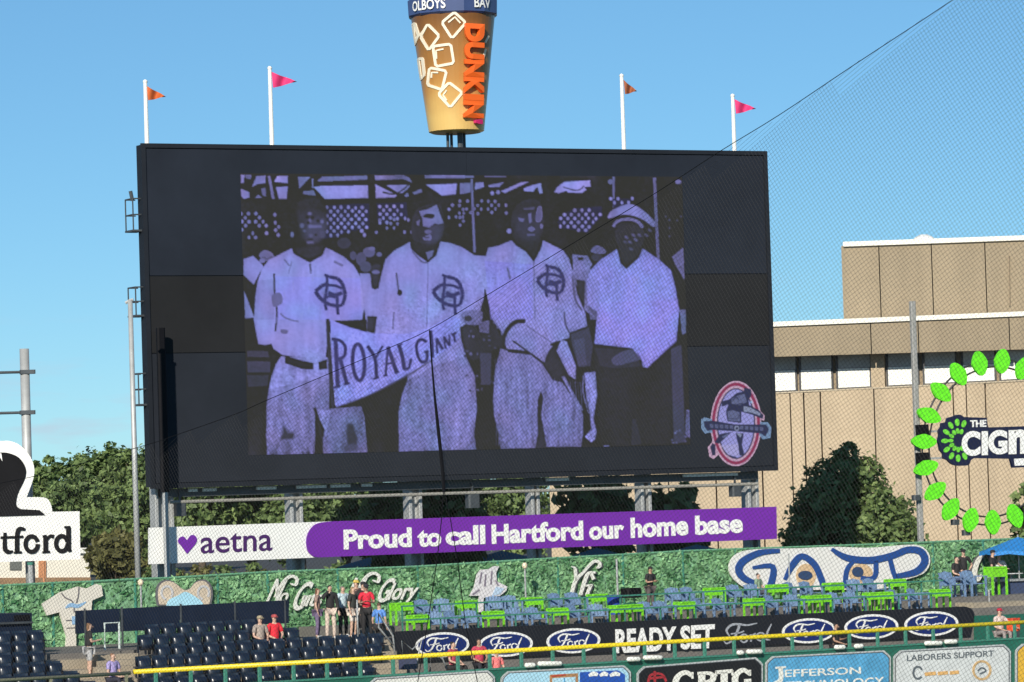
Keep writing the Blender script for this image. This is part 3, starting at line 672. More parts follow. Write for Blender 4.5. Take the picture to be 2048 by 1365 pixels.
# player with the pennant
P1 = A_((500, 735), (400, 785), (300, 835), (240, 910), (200, 1020), (180, 1150), (165, 1365)) + C_((185, 200), (205, 300), (265, 312), (322, 300), (340, 345), (420, 400), (600, 420), (800, 420), (830, 100)) + A_((1120, 1365), (1140, 1250), (1130, 1100), (1100, 980), (1050, 890), (960, 810), (860, 755), (800, 730), (765, 800), (660, 860), (600, 830), (515, 780))
f(P1, .84); f(A_((200, 1020), (350, 1000), (345, 1365), (165, 1365)), .72, op=.8); f(A_((350, 980), (1100, 1000), (1120, 1365), (360, 1365)), (.83, .83, .90), op=.7)
ln(A_((345, 960), (350, 1150), (370, 1300)) + C_((355, 190),), 3.5, .2); f(A_((325, 1150), (400, 1130), (420, 1210), (340, 1250)), .45, True)
ln(A_((660, 870), (670, 960)), 4, .35); ln(A_((430, 830), (480, 890)), 3, .5); ln(A_((870, 850), (950, 890)), 5, .5); ln(A_((500, 850), (470, 960)), 2, .5)
for q in range(26): x, y = rs.uniform(360, 1060), rs.uniform(880, 1340); ln(A_((x, y), (x + rs.uniform(-15, 15), y + rs.uniform(30, 110))), rs.uniform(1.5, 4), .7 + .25 * rs.random(), op=.45)
f(C_((405, 175), (465, 180), (455, 210), (410, 205)), .45, True); ln(C_((400, 30), (450, 75), (560, 105)), 3, .5)
# head 1
F1 = lambda *p: [(570 + x / 9.1, 370 + y / 9.1) for x, y in p]
soft(cv, F1((250, 300), (520, 240), (760, 420), (780, 800), (640, 1040), (440, 1100), (300, 960), (230, 600)), .07, 3)
soft(cv, F1((400, 640), (560, 600), (740, 600), (750, 800), (650, 1000), (460, 1060), (370, 900)), .17, 4); soft(cv, F1((180, 1150), (700, 1100), (690, 1260), (430, 1360), (200, 1260)), .045, 2)
soft(cv, F1((250, 320), (560, 250), (760, 420), (740, 500), (420, 440), (260, 520)), .03, 3)
for x, y, rx_, ry_, v in ((450, 525, 40, 32, .36), (455, 650, 28, 44, .34), (310, 745, 42, 45, .3), (355, 840, 28, 24, .28), (130, 905, 28, 48, .55), (675, 670, 28, 40, .42), (455, 760, 34, 34, .4), (470, 925, 40, 30, .26), (680, 900, 60, 70, .2), (370, 145, 45, 28, .5), (490, 140, 45, 36, .52)): soft(cv, ell(*F1((x, y))[0], rx_ / 9.1, ry_ / 9.1, 14), v, 1.1)
for x, y, rx_, ry_ in ((405, 590, 34, 28), (500, 600, 34, 28), (420, 690, 26, 26), (600, 655, 30, 28), (560, 910, 24, 20), (460, 995, 60, 16)): soft(cv, ell(*F1((x, y))[0], rx_ / 9.1, ry_ / 9.1, 14), .0, 1.1)
soft(cv, F1((470, 735), (660, 735), (670, 775), (470, 785)), .42, 1.3); soft(cv, F1((390, 1035), (520, 1035), (515, 1070), (400, 1072)), .36, 1.2)
# belt and trousers 1
f(C_((405, 410), (360, 480), (320, 590), (297, 700), (280, 850), (275, 1100), (285, 1285), (340, 1290), (690, 1278), (705, 1100), (702, 860), (820, 1130), (830, 560), (820, 420)), .80)
f(C_((300, 700), (830, 580), (830, 900), (705, 870), (700, 1270), (285, 1285), (278, 1080)), .62, op=.8)
f(C_((830, 870), (1110, 850), (1140, 950), (1165, 1255), (780, 1270), (775, 1130)), .55); f(C_((760, 900), (840, 880), (800, 1130)), .85)
f(C_((440, 400), (560, 440), (690, 470), (690, 525), (590, 522), (440, 470)), .04); f(C_((735, 460), (810, 435), (810, 520), (740, 527)), .05); f(C_((690, 450), (732, 460), (732, 548), (703, 548)), .85)
soft(cv, C_((425, 1010), (470, 1080), (525, 1080), (515, 1140), (400, 1150), (350, 1285), (335, 1285), (420, 1080)), .10, 1.8); soft(cv, C_((985, 1000), (1040, 1000), (1085, 1130), (1070, 1230), (990, 1230), (975, 1080)), .10, 2.2)
ln(C_((700, 860), (735, 980), (765, 1130)), 6, .06); soft(cv, C_((950, 1190), (1060, 1180), (1100, 1240), (950, 1260)), .25, 2.5); soft(cv, C_((400, 1150), (500, 1150), (520, 1270), (420, 1270)), .45, 2.5); soft(cv, C_((780, 1130), (930, 1130), (930, 1265), (785, 1265)), .5, 3)
# player 2
P2 = A_((1540, 680), (1400, 755), (1325, 830), (1290, 960), (1262, 1090), (1205, 1090), (1190, 960), (1095, 955), (1140, 1100), (1150, 1365)) + C_((1160, 60), (1160, 200), (1260, 230), (1500, 300), (1520, 620), (1470, 750), (1440, 900), (1445, 1250), (2025, 1230)) + D_((0, 1195), (135, 1190), (118, 1050), (145, 850), (125, 560), (60, 420), (10, 260), (0, 150)) + B_((150, 1323), (205, 1130), (215, 1000), (235, 780), (120, 770), (60, 730), (0, 695)) + A_((1900, 690), (1810, 675), (1770, 800), (1700, 860), (1600, 790), (1550, 740))
f(P2, .82); f(A_((1100, 960), (1180, 955), (1205, 1090), (1262, 1090), (1250, 1365), (1150, 1365)), .74)
f(C_((1520, 620), (1780, 480), (2025, 420)) + D_((60, 420), (125, 560), (145, 850), (118, 1050), (135, 1190)) + C_((2025, 1230), (1445, 1250), (1440, 900)), .60, op=.85)
f(A_((1200, 900), (1285, 890), (1265, 1065), (1215, 1085)), .07, True); f(ell(*A_((1240, 945))[0], 8, 4), .4); f(C_((1165, 55), (1250, 60), (1230, 210), (1160, 190)), .08)
ln(A_((1420, 950), (1440, 1110)), 3.5, .35); f(ell(*A_((1450, 1125))[0], 5, 6), .1); ln(A_((1700, 860), (1690, 1365)) + C_((1690, 150),), 2.2, .55); ln(A_((1560, 760), (1640, 850), (1700, 860)), 3, .4)
ln(C_((1400, 20), (1390, 170)), 4, .5)
for q in range(22): x, y = rs.uniform(1330, 2000), rs.uniform(800, 1340); ln(A_((x, y), (x + rs.uniform(-12, 12), y + rs.uniform(30, 110))), rs.uniform(1.5, 4), .68 + .25 * rs.random(), op=.4)
f(A_((1550, 740), (1570, 680), (1790, 680), (1800, 690), (1765, 800), (1700, 850), (1620, 800)), .03); f(A_((1680, 770), (1750, 750), (1740, 800), (1700, 840)), .4)
f(A_((1560, 640), (1560, 480), (1620, 380), (1780, 340), (1830, 420), (1840, 560), (1790, 680), (1640, 690)), .05, True)
soft(cv, A_((1700, 520), (1840, 520), (1800, 660), (1720, 700), (1660, 690)), .15, 4); f(A_((1620, 410), (1700, 390), (1775, 352), (1800, 420), (1835, 512), (1790, 525), (1760, 515), (1710, 550), (1655, 540), (1650, 470)), .62); f(A_((1650, 455), (1690, 432), (1755, 440), (1740, 472), (1690, 468)), .05, True)
f(A_((1595, 500), (1630, 480), (1620, 540), (1600, 530)), .35); f(A_((1655, 640), (1720, 610), (1732, 640), (1720, 668), (1660, 660)), .55); f(A_((1660, 632), (1715, 636), (1710, 646), (1665, 645)), .08); f(ell(*A_((1700, 590))[0], 7, 4), .35)
# hand at the pennant tip
f(D_((20, 150), (100, 110), (250, 90), (335, 200), (300, 330), (110, 430), (40, 320)), .05, True)
for q in range(30): x, y = rs.uniform(20, 320), rs.uniform(110, 700); f(ell(*D_((x, y))[0], rs.uniform(1, 4), rs.uniform(1, 4), 8), rs.uniform(.1, .4))
f(D_((20, 20), (180, 10), (185, 90), (140, 130), (30, 110)), .55, True); f(ell(*D_((70, 75))[0], 8, 6), .12); f(D_((160, 110), (250, 90), (245, 200), (170, 190)), .45); f(D_((170, 370), (270, 370), (260, 640), (180, 640)), .16)
# player 3
f(B_((440, 645), (330, 690), (240, 710), (205, 830), (200, 1000), (250, 1200)) + D_((270, 60), (300, 120), (350, 180), (380, 330), (560, 350), (770, 290), (930, 240), (935, 195), (1085, 140), (1070, 30)) + B_((1000, 1100), (960, 900), (930, 800), (880, 730), (800, 690), (710, 645), (690, 720), (630, 830), (560, 740), (480, 690)), .80)
f(B_((210, 820), (620, 850), (620, 1323), (260, 1323)), (.74, .70, .84), op=.5); ln(B_((405, 880), (430, 980)), 4, .45); ln(B_((630, 830), (640, 1323)), 2.5, .5); ln(B_((960, 940), (985, 1150), (1040, 1240)), 4, .35)
for q in range(40): x, y = rs.uniform(240, 960), rs.uniform(850, 1320); ln(B_((x, y), (x + rs.uniform(-12, 12), y + rs.uniform(30, 120))), rs.uniform(1.5, 3.5), .58 + .35 * rs.random(), op=.4)
f(B_((455, 660), (480, 600), (690, 600), (690, 720), (630, 800), (560, 740)), .035); f(B_((450, 620), (440, 440), (500, 330), (620, 290), (700, 350), (710, 520), (680, 620), (560, 660)), .04, True)
soft(cv, B_((470, 440), (700, 400), (700, 560), (640, 640), (540, 640), (470, 560)), .10, 5); f(B_((660, 370), (695, 360), (700, 460), (670, 490), (645, 470)), .45, True); f(B_((580, 420), (610, 410), (612, 490), (590, 500)), .4); f(B_((495, 450), (550, 460), (540, 490), (505, 480)), .38); f(B_((580, 550), (610, 525), (640, 550), (610, 570)), .48, True)
f(B_((570, 590), (640, 590), (640, 605), (575, 608)), .28); f(ell(*B_((695, 525))[0], 3, 5), .45); f(B_((540, 370), (640, 360), (630, 385), (545, 385)), .2)
f(D_((345, 330), (410, 350), (600, 380), (700, 460), (790, 600), (870, 620), (1000, 800), (1050, 900), (1050, 1060), (1030, 1170), (740, 1170), (720, 1060), (690, 900), (705, 760), (690, 700), (665, 760), (660, 900), (665, 1060), (640, 1180), (350, 1185), (330, 1060), (290, 900), (282, 750), (300, 500), (335, 380)), .62)
for q in range(34):
    x = 300 + q * 22; ln(D_((x, 420 + 6 * q), (x + 12, 800), (x + 10, 1160)), 1.8, .78 if q % 2 else .45, op=.4) if not (650 < x < 720) and x < 1030 else None
f(D_((665, 760), (690, 695), (712, 745), (692, 900), (722, 1060), (740, 1175), (640, 1180), (665, 1060)), .06)
f(D_((300, 330), (345, 200), (400, 330)), .05); f(D_((400, 335), (540, 352), (600, 385), (410, 362)), .04)
f(D_((440, 200), (560, 150), (700, 250), (800, 310), (720, 450), (600, 365), (470, 275)), .70); ln(D_((450, 265), (590, 365), (715, 458)), 3.2, .08); ln(D_((560, 130), (700, 225), (800, 290)), 2.2, .42)
ln(D_((372, 320), (372, 240), (415, 155), (480, 102), (556, 98)), 8.5, .05); ln(D_((890, 20), (900, 120), (935, 195)), 3, .25)
f(D_((720, 450), (795, 305), (870, 330), (930, 450), (965, 535), (960, 605), (860, 600), (780, 560)), .06, True); f(D_((765, 300), (830, 265), (895, 345), (850, 330)), .03)
f(D_((862, 258), (910, 268), (990, 480), (985, 595), (930, 560), (825, 350)), .88)
f(D_((940, 205), (1100, 150), (1135, 300), (1112, 480), (1010, 492), (960, 320)), .14); f(D_((970, 260), (1060, 240), (1080, 470), (1010, 480)), .22)
f(D_((1060, 540), (1180, 525), (1168, 740), (1150, 860), (1138, 930), (1165, 1040), (1152, 1105), (1120, 1132), (1065, 1085), (1120, 1020), (1110, 900), (1080, 760)), .92); ln(D_((1055, 560), (1050, 700), (1100, 880)), 3, .5)
ln(D_((1195, 480), (1250, 470), (1270, 560), (1250, 680), (1190, 850)), 4.5, .45); ln(D_((880, 570), (960, 720), (1040, 860)), 5.5, .72); ln(D_((1185, 880), (1210, 1000), (1200, 1060)), 4, .3); f(D_((1230, 1070), (1260, 1080), (1275, 1160), (1225, 1165)), .55, True)
# player 4
f(D_((1140, 320), (1480, 330), (1560, 480), (1740, 350), (1850, 330), (1900, 700), (1920, 1140), (1200, 1160)), .015); f(D_((1150, 325), (1480, 335), (1560, 480), (1330, 500), (1200, 480)), .07)
f(D_((1300, 410), (1460, 335), (1560, 410), (1450, 450), (1330, 475)), .24, True); f(D_((1800, 330), (1890, 300), (1925, 1130), (1825, 1140)), .15); f(D_((1470, 930), (1500, 930), (1550, 1150), (1460, 1155)), .07)
f(B_((950, 930), (1110, 890), (1080, 1000), (1100, 1240), (1180, 1323), (1060, 1240), (1000, 1040)), .58); f(B_((960, 765), (1090, 780), (1130, 850), (1100, 900), (965, 925)), .68); f(B_((1000, 790), (1060, 790), (1050, 815), (1010, 815)), .06)
f(B_((1115, 740), (1160, 690), (1220, 710), (1245, 750), (1190, 760)), .5, True); f(ell(*B_((1170, 790))[0], 12, 8), .12); f(B_((990, 980), (1070, 990), (1060, 1230), (1010, 1100)), .08)
f(B_((1340, 720), (1200, 810), (1110, 900), (1080, 1000), (1090, 1200)) + D_((1170, 20), (1150, 260), (1145, 290), (1470, 330), (1545, 400), (1560, 485), (1600, 497), (1750, 345), (1845, 270), (1872, 0)) + B_((1862, 1200), (1840, 1050), (1800, 900), (1700, 810), (1560, 715), (1530, 790), (1420, 890), (1370, 840)), (.88, .90, .95))
f(B_((1120, 1180), (1860, 1150)) + D_((1870, 0), (1845, 270), (1600, 497), (1470, 330), (1150, 280), (1170, 20)), (.98, .86, 1.0), op=.55)
f(B_((1105, 920), (1190, 1000), (1190, 1323), (1110, 1323), (1080, 1000)), .7, op=.5); f(B_((1470, 950), (1530, 950), (1530, 1020), (1470, 1020)), (.98, .98, .98), op=.7)
f(B_((1345, 725), (1400, 620), (1520, 640), (1555, 720), (1525, 790), (1420, 885), (1372, 835)), .06); f(B_((1330, 620), (1340, 540), (1440, 490), (1560, 550), (1560, 680), (1480, 760), (1370, 720)), .05, True)
for x, y, v in ((1420, 620, .3), (1480, 600, .28), (1450, 660, .25), (1500, 640, .3), (1460, 720, .22), (1530, 600, .25), (1590, 600, .2), (1410, 660, .18), (1620, 560, .2)): f(ell(*B_((x, y))[0], 5, 3, 10, rot=.6), v)
f(B_((1260, 445), (1300, 388), (1420, 338), (1500, 348), (1600, 420), (1665, 492), (1645, 530), (1560, 470), (1460, 432), (1360, 430), (1290, 462)), .74, True); ln(B_((1275, 468), (1400, 440), (1540, 470), (1640, 540)), 5, .04)
ln(B_((1308, 530), (1340, 485), (1420, 465), (1510, 482), (1560, 535)), 6, .58); ln(B_((1330, 530), (1420, 495), (1540, 550)), 4, .05)
f(B_((1810, 785), (1905, 705), (1915, 985), (1885, 930), (1840, 860)), .5); f(D_((1872, 0), (1926, 0), (1926, 200), (1896, 212)), .55); f(D_((1930, 850), (1962, 860), (1965, 1100), (1925, 1060)), .45)
for q in range(10): f(ell(*D_((rs.uniform(1810, 1950), rs.uniform(1020, 1140)))[0], 2.5, 2, 8), rs.uniform(.2, .5))
# pennant
f(C_((838, 85), (1000, 150), (1200, 208), (1500, 214), (1700, 165), (1920, 50), (1985, 90), (1965, 255), (1900, 330), (1740, 430), (1500, 580), (1200, 740), (890, 862), (872, 700), (845, 300)), (.86, .90, .97))
ln(C_((890, 862), (1200, 745), (1500, 590), (1740, 440)), 2.5, .25); ln(C_((815, 80), (828, 400), (862, 862)), 6.5, .12); ln(C_((840, 200), (868, 600), (885, 840)), 2.5, .98, op=.7)
IK = (.14, .13, .2)
for pts, w in (([(885, 262), (905, 685)], 8.5), ([(850, 258), (920, 270), (968, 320), (965, 400), (925, 430), (890, 432)], 6.5), ([(925, 430), (955, 540), (985, 655)], 8), ([(860, 690), (930, 670)], 4), ([(960, 660), (1010, 645)], 4),
               ([(1165, 318), (1232, 430), (1246, 605)], 7), ([(1300, 318), (1235, 430)], 4.5), ([(1215, 610), (1270, 595)], 4), ([(1325, 585), (1345, 330)], 4.5), ([(1345, 325), (1385, 440), (1425, 560)], 8), ([(1325, 480), (1410, 462)], 4), ([(1305, 585), (1345, 575)], 3.5), ([(1405, 560), (1445, 545)], 3.5),
               ([(1445, 318), (1475, 420), (1490, 525)], 8), ([(1480, 525), (1530, 510), (1550, 430)], 5), ([(1425, 320), (1475, 300)], 3.5), ([(1690, 285), (1640, 262), (1600, 300), (1608, 400), (1645, 460), (1690, 440), (1690, 370)], 6), ([(1665, 375), (1705, 360)], 4),
               ([(1722, 180), (1735, 300), (1740, 425)], 6), ([(1780, 385), (1775, 255)], 4.5), ([(1770, 250), (1800, 300), (1830, 350)], 5.5), ([(1855, 345), (1838, 235)], 4), ([(1838, 238), (1890, 315)], 5.5), ([(1893, 320), (1885, 220)], 3.5), ([(1905, 222), (1950, 200)], 5), ([(1925, 210), (1938, 285)], 5)):
    ln(C_(*pts), w, IK)
cv.line([(470 + x / 4.402, 620 + y / 4.402) for x, y in ell(1088, 462, 52, 160, 26, rot=-.06)], 7.5, IK, False, close=True)
# entwined monogram on three shirts
MGp = [([(440, 285), (560, 330), (740, 370), (840, 470), (890, 620), (915, 730), (890, 860), (850, 965), (740, 1005)], [3, 6, 7, 7, 7, 7, 6, 6, 5]), ([(500, 330), (505, 500), (480, 700), (445, 900)], [5, 5, 6, 6]), ([(510, 515), (700, 535), (840, 600)], 5.5), ([(530, 690), (690, 745), (850, 690)], 8),
      ([(500, 490), (380, 540), (240, 660), (320, 790), (430, 890), (560, 965), (740, 995)], [6, 7, 7, 7, 7, 7, 6]), ([(440, 850), (540, 775), (700, 800)], 5), ([(735, 780), (735, 980), (750, 1190)], [5, 6, 5]), ([(455, 950), (490, 1090)], [4, 6])]
MG = [([((x - 614) / 11.375, (y - 682) / 11.375) for x, y in p], w) for p, w in MGp]
for cx, cy, sc, dx in ((664, 585, 1.0, 0), (897, 585, 1.0, 2), (1104, 562, .9, 0)):
    for pts, w in MG: ln([(cx + (x + dx) * sc, cy + y * sc) for x, y in pts], w if not isinstance(w, list) else w, (.12, .12, .19)) if not isinstance(w, list) else [ln([(cx + (pts[q][0] + dx) * sc, cy + pts[q][1] * sc), (cx + (pts[q + 1][0] + dx) * sc, cy + pts[q + 1][1] * sc)], (w[q] + w[q + 1]) / 2 + .6, (.12, .12, .19)) for q in range(len(pts) - 1)]
# diode noise: softer in the dark, blocky in the light, the moire of the mesh in the lower half
Lm = blur(cv.L, 1.0)
yy, xx = np.mgrid[0:cv.h, 0:cv.w]
def blur2(a, ry_, rx_):
    def one(a, r, ax):
        k = np.exp(-0.5 * (np.arange(-3 * math.ceil(r), 3 * math.ceil(r) + 1) / r) ** 2); k /= k.sum(); q = len(k) // 2
        pd = [(0, 0), (0, 0)]; pd[ax] = (q, q); p = np.pad(a, pd, 'edge'); n = a.shape[ax]
        return sum(k[i] * (p[i:i + n] if ax == 0 else p[:, i:i + n]) for i in range(len(k)))
    return one(one(a, ry_, 0), rx_, 1)
nrm_ = lambda a: a / a.std()
gray = Lm.mean(2); body = (gray > .42).astype(float)
inner = np.clip((blur(body, 9) - .45) / .5, 0, 1)                     # rounder bodies: lit in the middle, dimmer towards the outline
folds = nrm_(blur2(rs.normal(size=(cv.h, cv.w)), 16, 3.2)); wide = nrm_(blur2(rs.normal(size=(cv.h, cv.w)), 26, 11)); fine = nrm_(blur(rs.normal(size=(cv.h, cv.w)), 1.7)); tiny = nrm_(blur(rs.normal(size=(cv.h, cv.w)), .8))
low = np.clip((yy + cv.y0 - 690) / 90, 0, 1); below = np.clip((yy + cv.y0 - (1010 - .53 * (xx + cv.x0))) / 40, 0, 1) * np.clip((yy + cv.y0 - 480) / 60, 0, 1)
shade = 1 + body * ((inner - .75) * .28 + folds * (.035 + .075 * low) + wide * .05 + fine * (.02 + .035 * below + .03 * low) + tiny * .025 * below)
Lm = Lm * shade[..., None]
Lm = Lm + .45 * (Lm - blur(Lm, 3.5)) + ((1 - body) * (.012 + .012 * wide + .008 * fine))[..., None]
pat = blur(rs.normal(size=(cv.h, cv.w)), 14) * 14
dk = np.array(srgb(46, 46, 42)); li = np.array(srgb(144, 146, 232)); pk = np.array(srgb(166, 148, 226)); cyn = np.array(srgb(132, 164, 234))
wt = np.clip(pat, -1, 1)[..., None]
top = np.where(wt > 0, li + (cyn - li) * wt * .7, li + (pk - li) * (-wt) * .6)
Lc = np.clip(Lm, 0, 1.1)
RGB = (dk * 0.55 + (top * 1.0 - dk * .55) * Lc ** 1.25) * .84
RGB[..., 2] += np.clip(Lm[..., 2] - Lm[..., 0], 0, .05) * .6

def led(name, shade):
    m = bpy.data.materials.new(name); m.use_nodes = True; n = m.node_tree; b = n.nodes['Principled BSDF']
    b.inputs['Base Color'].default_value = (0.013, 0.013, 0.013, 1); b.inputs['Roughness'].default_value = 0.7; b.inputs['Specular IOR Level'].default_value = 0.15
    a = n.nodes.new('ShaderNodeAttribute'); a.attribute_name = 'led'; n.links.new(a.outputs['Color'], b.inputs['Emission Color']); b.inputs['Emission Strength'].default_value = shade
    return m
def led_grid(name, quad, nx, ny, cv, RGB, pl, off, parent, mask=None):
    q = [np.array(p, float) for p in quad]; U, Vv = np.meshgrid(np.linspace(0, 1, nx), np.linspace(0, 1, ny))
    PX = (1 - Vv)[..., None] * ((1 - U)[..., None] * q[0] + U[..., None] * q[1]) + Vv[..., None] * ((1 - U)[..., None] * q[3] + U[..., None] * q[2])
    ix = np.clip(((PX[..., 0] - cv.x0) * cv.sc).astype(int), 0, cv.w - 1); iy = np.clip(((PX[..., 1] - cv.y0) * cv.sc).astype(int), 0, cv.h - 1)
    C = RGB[iy, ix].reshape(-1, 3)
    d = np.array(fwd) * FPX + (PX[..., 0:1] - 1024) * np.array(rt) - (PX[..., 1:2] - 682.5) * np.array(up)
    nn = np.array(pl.n); o = np.array(pl.o) + nn * off; t = ((o - np.array(CAM)) @ nn) / (d @ nn)
    W = (np.array(CAM) + d * t[..., None]).reshape(-1, 3) - np.array(wl(parent))
    idx = np.arange(nx * ny).reshape(ny, nx); Fq = np.stack([idx[:-1, :-1], idx[1:, :-1], idx[1:, 1:], idx[:-1, 1:]], -1).reshape(-1, 4)
    if mask is not None:
        mk = mask[iy, ix] > 0.5; keep = (mk[:-1, :-1] & mk[1:, 1:]).reshape(-1); Fq = Fq[keep]
        used = np.unique(Fq); remap = -np.ones(nx * ny, int); remap[used] = np.arange(len(used)); W = W[used]; C = C[used]; Fq = remap[Fq]
    me = bpy.data.meshes.new(name); me.vertices.add(len(W)); me.vertices.foreach_set('co', W.ravel())
    me.loops.add(Fq.size); me.loops.foreach_set('vertex_index', Fq.ravel().astype(np.int32))
    me.polygons.add(len(Fq)); me.polygons.foreach_set('loop_start', np.arange(0, Fq.size, 4, dtype=np.int32)); me.polygons.foreach_set('loop_total', np.full(len(Fq), 4, np.int32))
    at = me.attributes.new('led', 'FLOAT_COLOR', 'POINT'); at.data.foreach_set('color', np.hstack([C, np.ones((len(C), 1))]).astype(np.float32).ravel())
    me.update(); me.validate(); ob = bpy.data.objects.new(name, me); COL.objects.link(ob); ob.parent = parent; me.materials.append(led(name + '_led', 1.0)); return ob
pic = led_grid('screen_picture', [(480, 347), (1364, 354), (1381, 890), (497, 911)], 610, 385, cv, RGB, BOARD, 0.032, sb)
pic['label'] = 'lit violet tinted photo of four ballplayers holding a ROYAL GIANT pennant'

# emblem in the lower corner of the screen
E_ = lambda *p: [(1360 + x / 6.205, 740 + y / 6.205) for x, y in p]
ev = Canvas(1390, 750, 1556, 945, 2.0)
PKc, RED, NAV, LAV, GRY, SIL = srgb(205, 170, 200), srgb(150, 40, 88), srgb(34, 40, 82), srgb(158, 158, 228), srgb(98, 106, 150), srgb(140, 150, 185)
o_ = lambda rx, ry: ell(*E_((695, 668))[0], rx / 6.205, ry / 6.205, 48)
arm = E_((820, 440), (900, 470), (1000, 510), (1055, 570), (1050, 640), (960, 600), (860, 560)); ban = E_((258, 610), (300, 585), (400, 610), (700, 655), (1090, 645), (1140, 720), (1130, 850), (1030, 870), (980, 810), (700, 790), (400, 780), (310, 800), (260, 730)); foot = E_((400, 880), (340, 960), (360, 1080), (420, 1115), (480, 1060), (460, 940))
for s_ in (o_(322, 535), arm, ban, foot): ev.fill(s_, PKc if s_ is not ban else srgb(120, 150, 190))
ev.fill(o_(298, 508), RED); ev.fill(o_(262, 470), PKc); ev.fill(o_(238, 440), NAV); ev.fill(o_(222, 425), LAV)
ev.fill(E_((590, 640), (570, 520), (600, 430), (520, 460), (515, 390), (610, 370), (700, 290), (790, 270), (800, 220), (880, 240), (890, 310), (850, 380), (860, 440), (980, 500), (1040, 570), (1020, 610), (900, 560), (760, 520), (760, 660)), NAV)
ev.fill(E_((600, 630), (590, 520), (650, 500), (740, 530), (745, 640)), GRY); ev.fill(E_((640, 360), (720, 320), (800, 300), (830, 400), (740, 440), (640, 420)), GRY); ev.fill(E_((790, 450), (880, 470), (1000, 540), (990, 570), (880, 530), (790, 520)), SIL)
ev.line(E_((650, 380), (700, 340), (730, 380)), 2, NAV); ev.line(E_((690, 440), (760, 420), (820, 440)), 2, NAV); ev.fill(E_((860, 400), (890, 380), (900, 420)), srgb(150, 190, 235)); ev.line(E_((600, 600), (700, 610), (740, 560)), 1.5, NAV)
ev.fill(E_((430, 900), (490, 800), (640, 770), (560, 850), (480, 920)), NAV); ev.fill(E_((520, 830), (600, 790), (590, 830), (540, 850)), GRY); ev.fill(E_((375, 960), (400, 910), (440, 930), (440, 1060), (400, 1065)), NAV)
ev.fill(E_((690, 790), (790, 790), (770, 930), (800, 1065), (740, 1065), (720, 920)), NAV); ev.fill(E_((705, 795), (770, 795), (750, 840)), SIL); ev.fill(E_((500, 940), (720, 920), (735, 1070), (600, 1060)), (.45, .43, .78), op=.7); ev.line(E_((520, 960), (580, 1050), (700, 1090)), 2, NAV)
ev.fill(E_((295, 640), (400, 630), (690, 680), (1070, 680), (1105, 740), (1060, 830), (1000, 790), (700, 765), (400, 745), (340, 760), (300, 700)), NAV)
for x in range(370, 1050, 62): ev.fill(E_((x, 672 + (x - 370) * .06), (x + 44, 676 + (x - 370) * .06), (x + 42, 722 + (x - 370) * .06), (x + 2, 716 + (x - 370) * .06)), GRY, op=.8)
ev.fill(ell(*E_((705, 728))[0], 5, 5), SIL); ev.fill(ell(*E_((705, 728))[0], 2.8, 2.8), NAV)
led_grid('screen_emblem', [(1390, 750), (1556, 750), (1556, 945), (1390, 945)], 150, 176, ev, blur(ev.L, 1.2) * 0.72, BOARD, 0.032, sb, ev.A)
# ------------------------------------------------------------------ ivy fence
leafmat('ivyleaf', (0.06, 0.20, 0.08), (0.38, 0.66, 0.35), 0.2)
mat('ivyback', (0.18, 0.36, 0.20), 0.8, 0.5, 4.0)
def scatter(name, C, N, size, mname, parent, tint=None, jitter=0.6, elong=1.5, kind='stuff', seed=0):
    """many small leaves: centres C (n,3), normals about N"""
    g = np.random.default_rng(seed); n = len(C)
    nrm = np.asarray(N, float) + g.normal(size=(n, 3)) * jitter; nrm /= np.linalg.norm(nrm, axis=1, keepdims=True)
    a = g.normal(size=(n, 3)); a -= (a * nrm).sum(1, keepdims=True) * nrm; a /= np.linalg.norm(a, axis=1, keepdims=True); b = np.cross(nrm, a)
    s = (np.asarray(size) * (0.65 + 0.7 * g.random(n)))[:, None]
    V = np.stack([C - a * s * elong / 2, C - b * s * .42 + nrm * s * .1, C + a * s * elong / 2, C + b * s * .42 + nrm * s * .1], 1).reshape(-1, 3)
    if parent is not None: V = V - np.array(wl(parent))
    me = bpy.data.meshes.new(name); me.vertices.add(4 * n); me.vertices.foreach_set('co', V.ravel())
    me.loops.add(4 * n); me.loops.foreach_set('vertex_index', np.arange(4 * n, dtype=np.int32)); me.polygons.add(n)
    me.polygons.foreach_set('loop_start', np.arange(0, 4 * n, 4, dtype=np.int32)); me.polygons.foreach_set('loop_total', np.full(n, 4, np.int32))
    t = g.random(n) if tint is None else np.clip(tint + g.normal(size=n) * .18, 0, 1)
    t4 = np.repeat(t, 4); at = me.attributes.new('tint', 'FLOAT_COLOR', 'POINT')
    at.data.foreach_set('color', np.stack([t4, t4, t4, np.ones_like(t4)], 1).astype(np.float32).ravel())
    me.update(); me.materials.append(MATS[mname]); o = bpy.data.objects.new(name, me); COL.objects.link(o); o.parent = parent
    if kind: o['kind'] = kind
    return o
ftop = [(-220, 1184), (0, 1173), (100, 1168), (180, 1165), (265, 1160), (330, 1158), (430, 1152), (530, 1146), (670, 1141), (830, 1135), (990, 1125), (1110, 1118), (1240, 1111), (1360, 1104), (1465, 1100), (1560, 1097), (1700, 1092), (1860, 1086), (1960, 1082), (2060, 1078), (2260, 1070)]
def ftopz(px):
    xs = [p[0] for p in ftop]; y = float(np.interp(px, xs, [p[1] for p in ftop])); return FENCE.at(px, y).z
fe_ = thing('ivy_fence', 'long ivy covered green fence behind the seats and terrace', 'fence', FENCE.at(900, 1250))
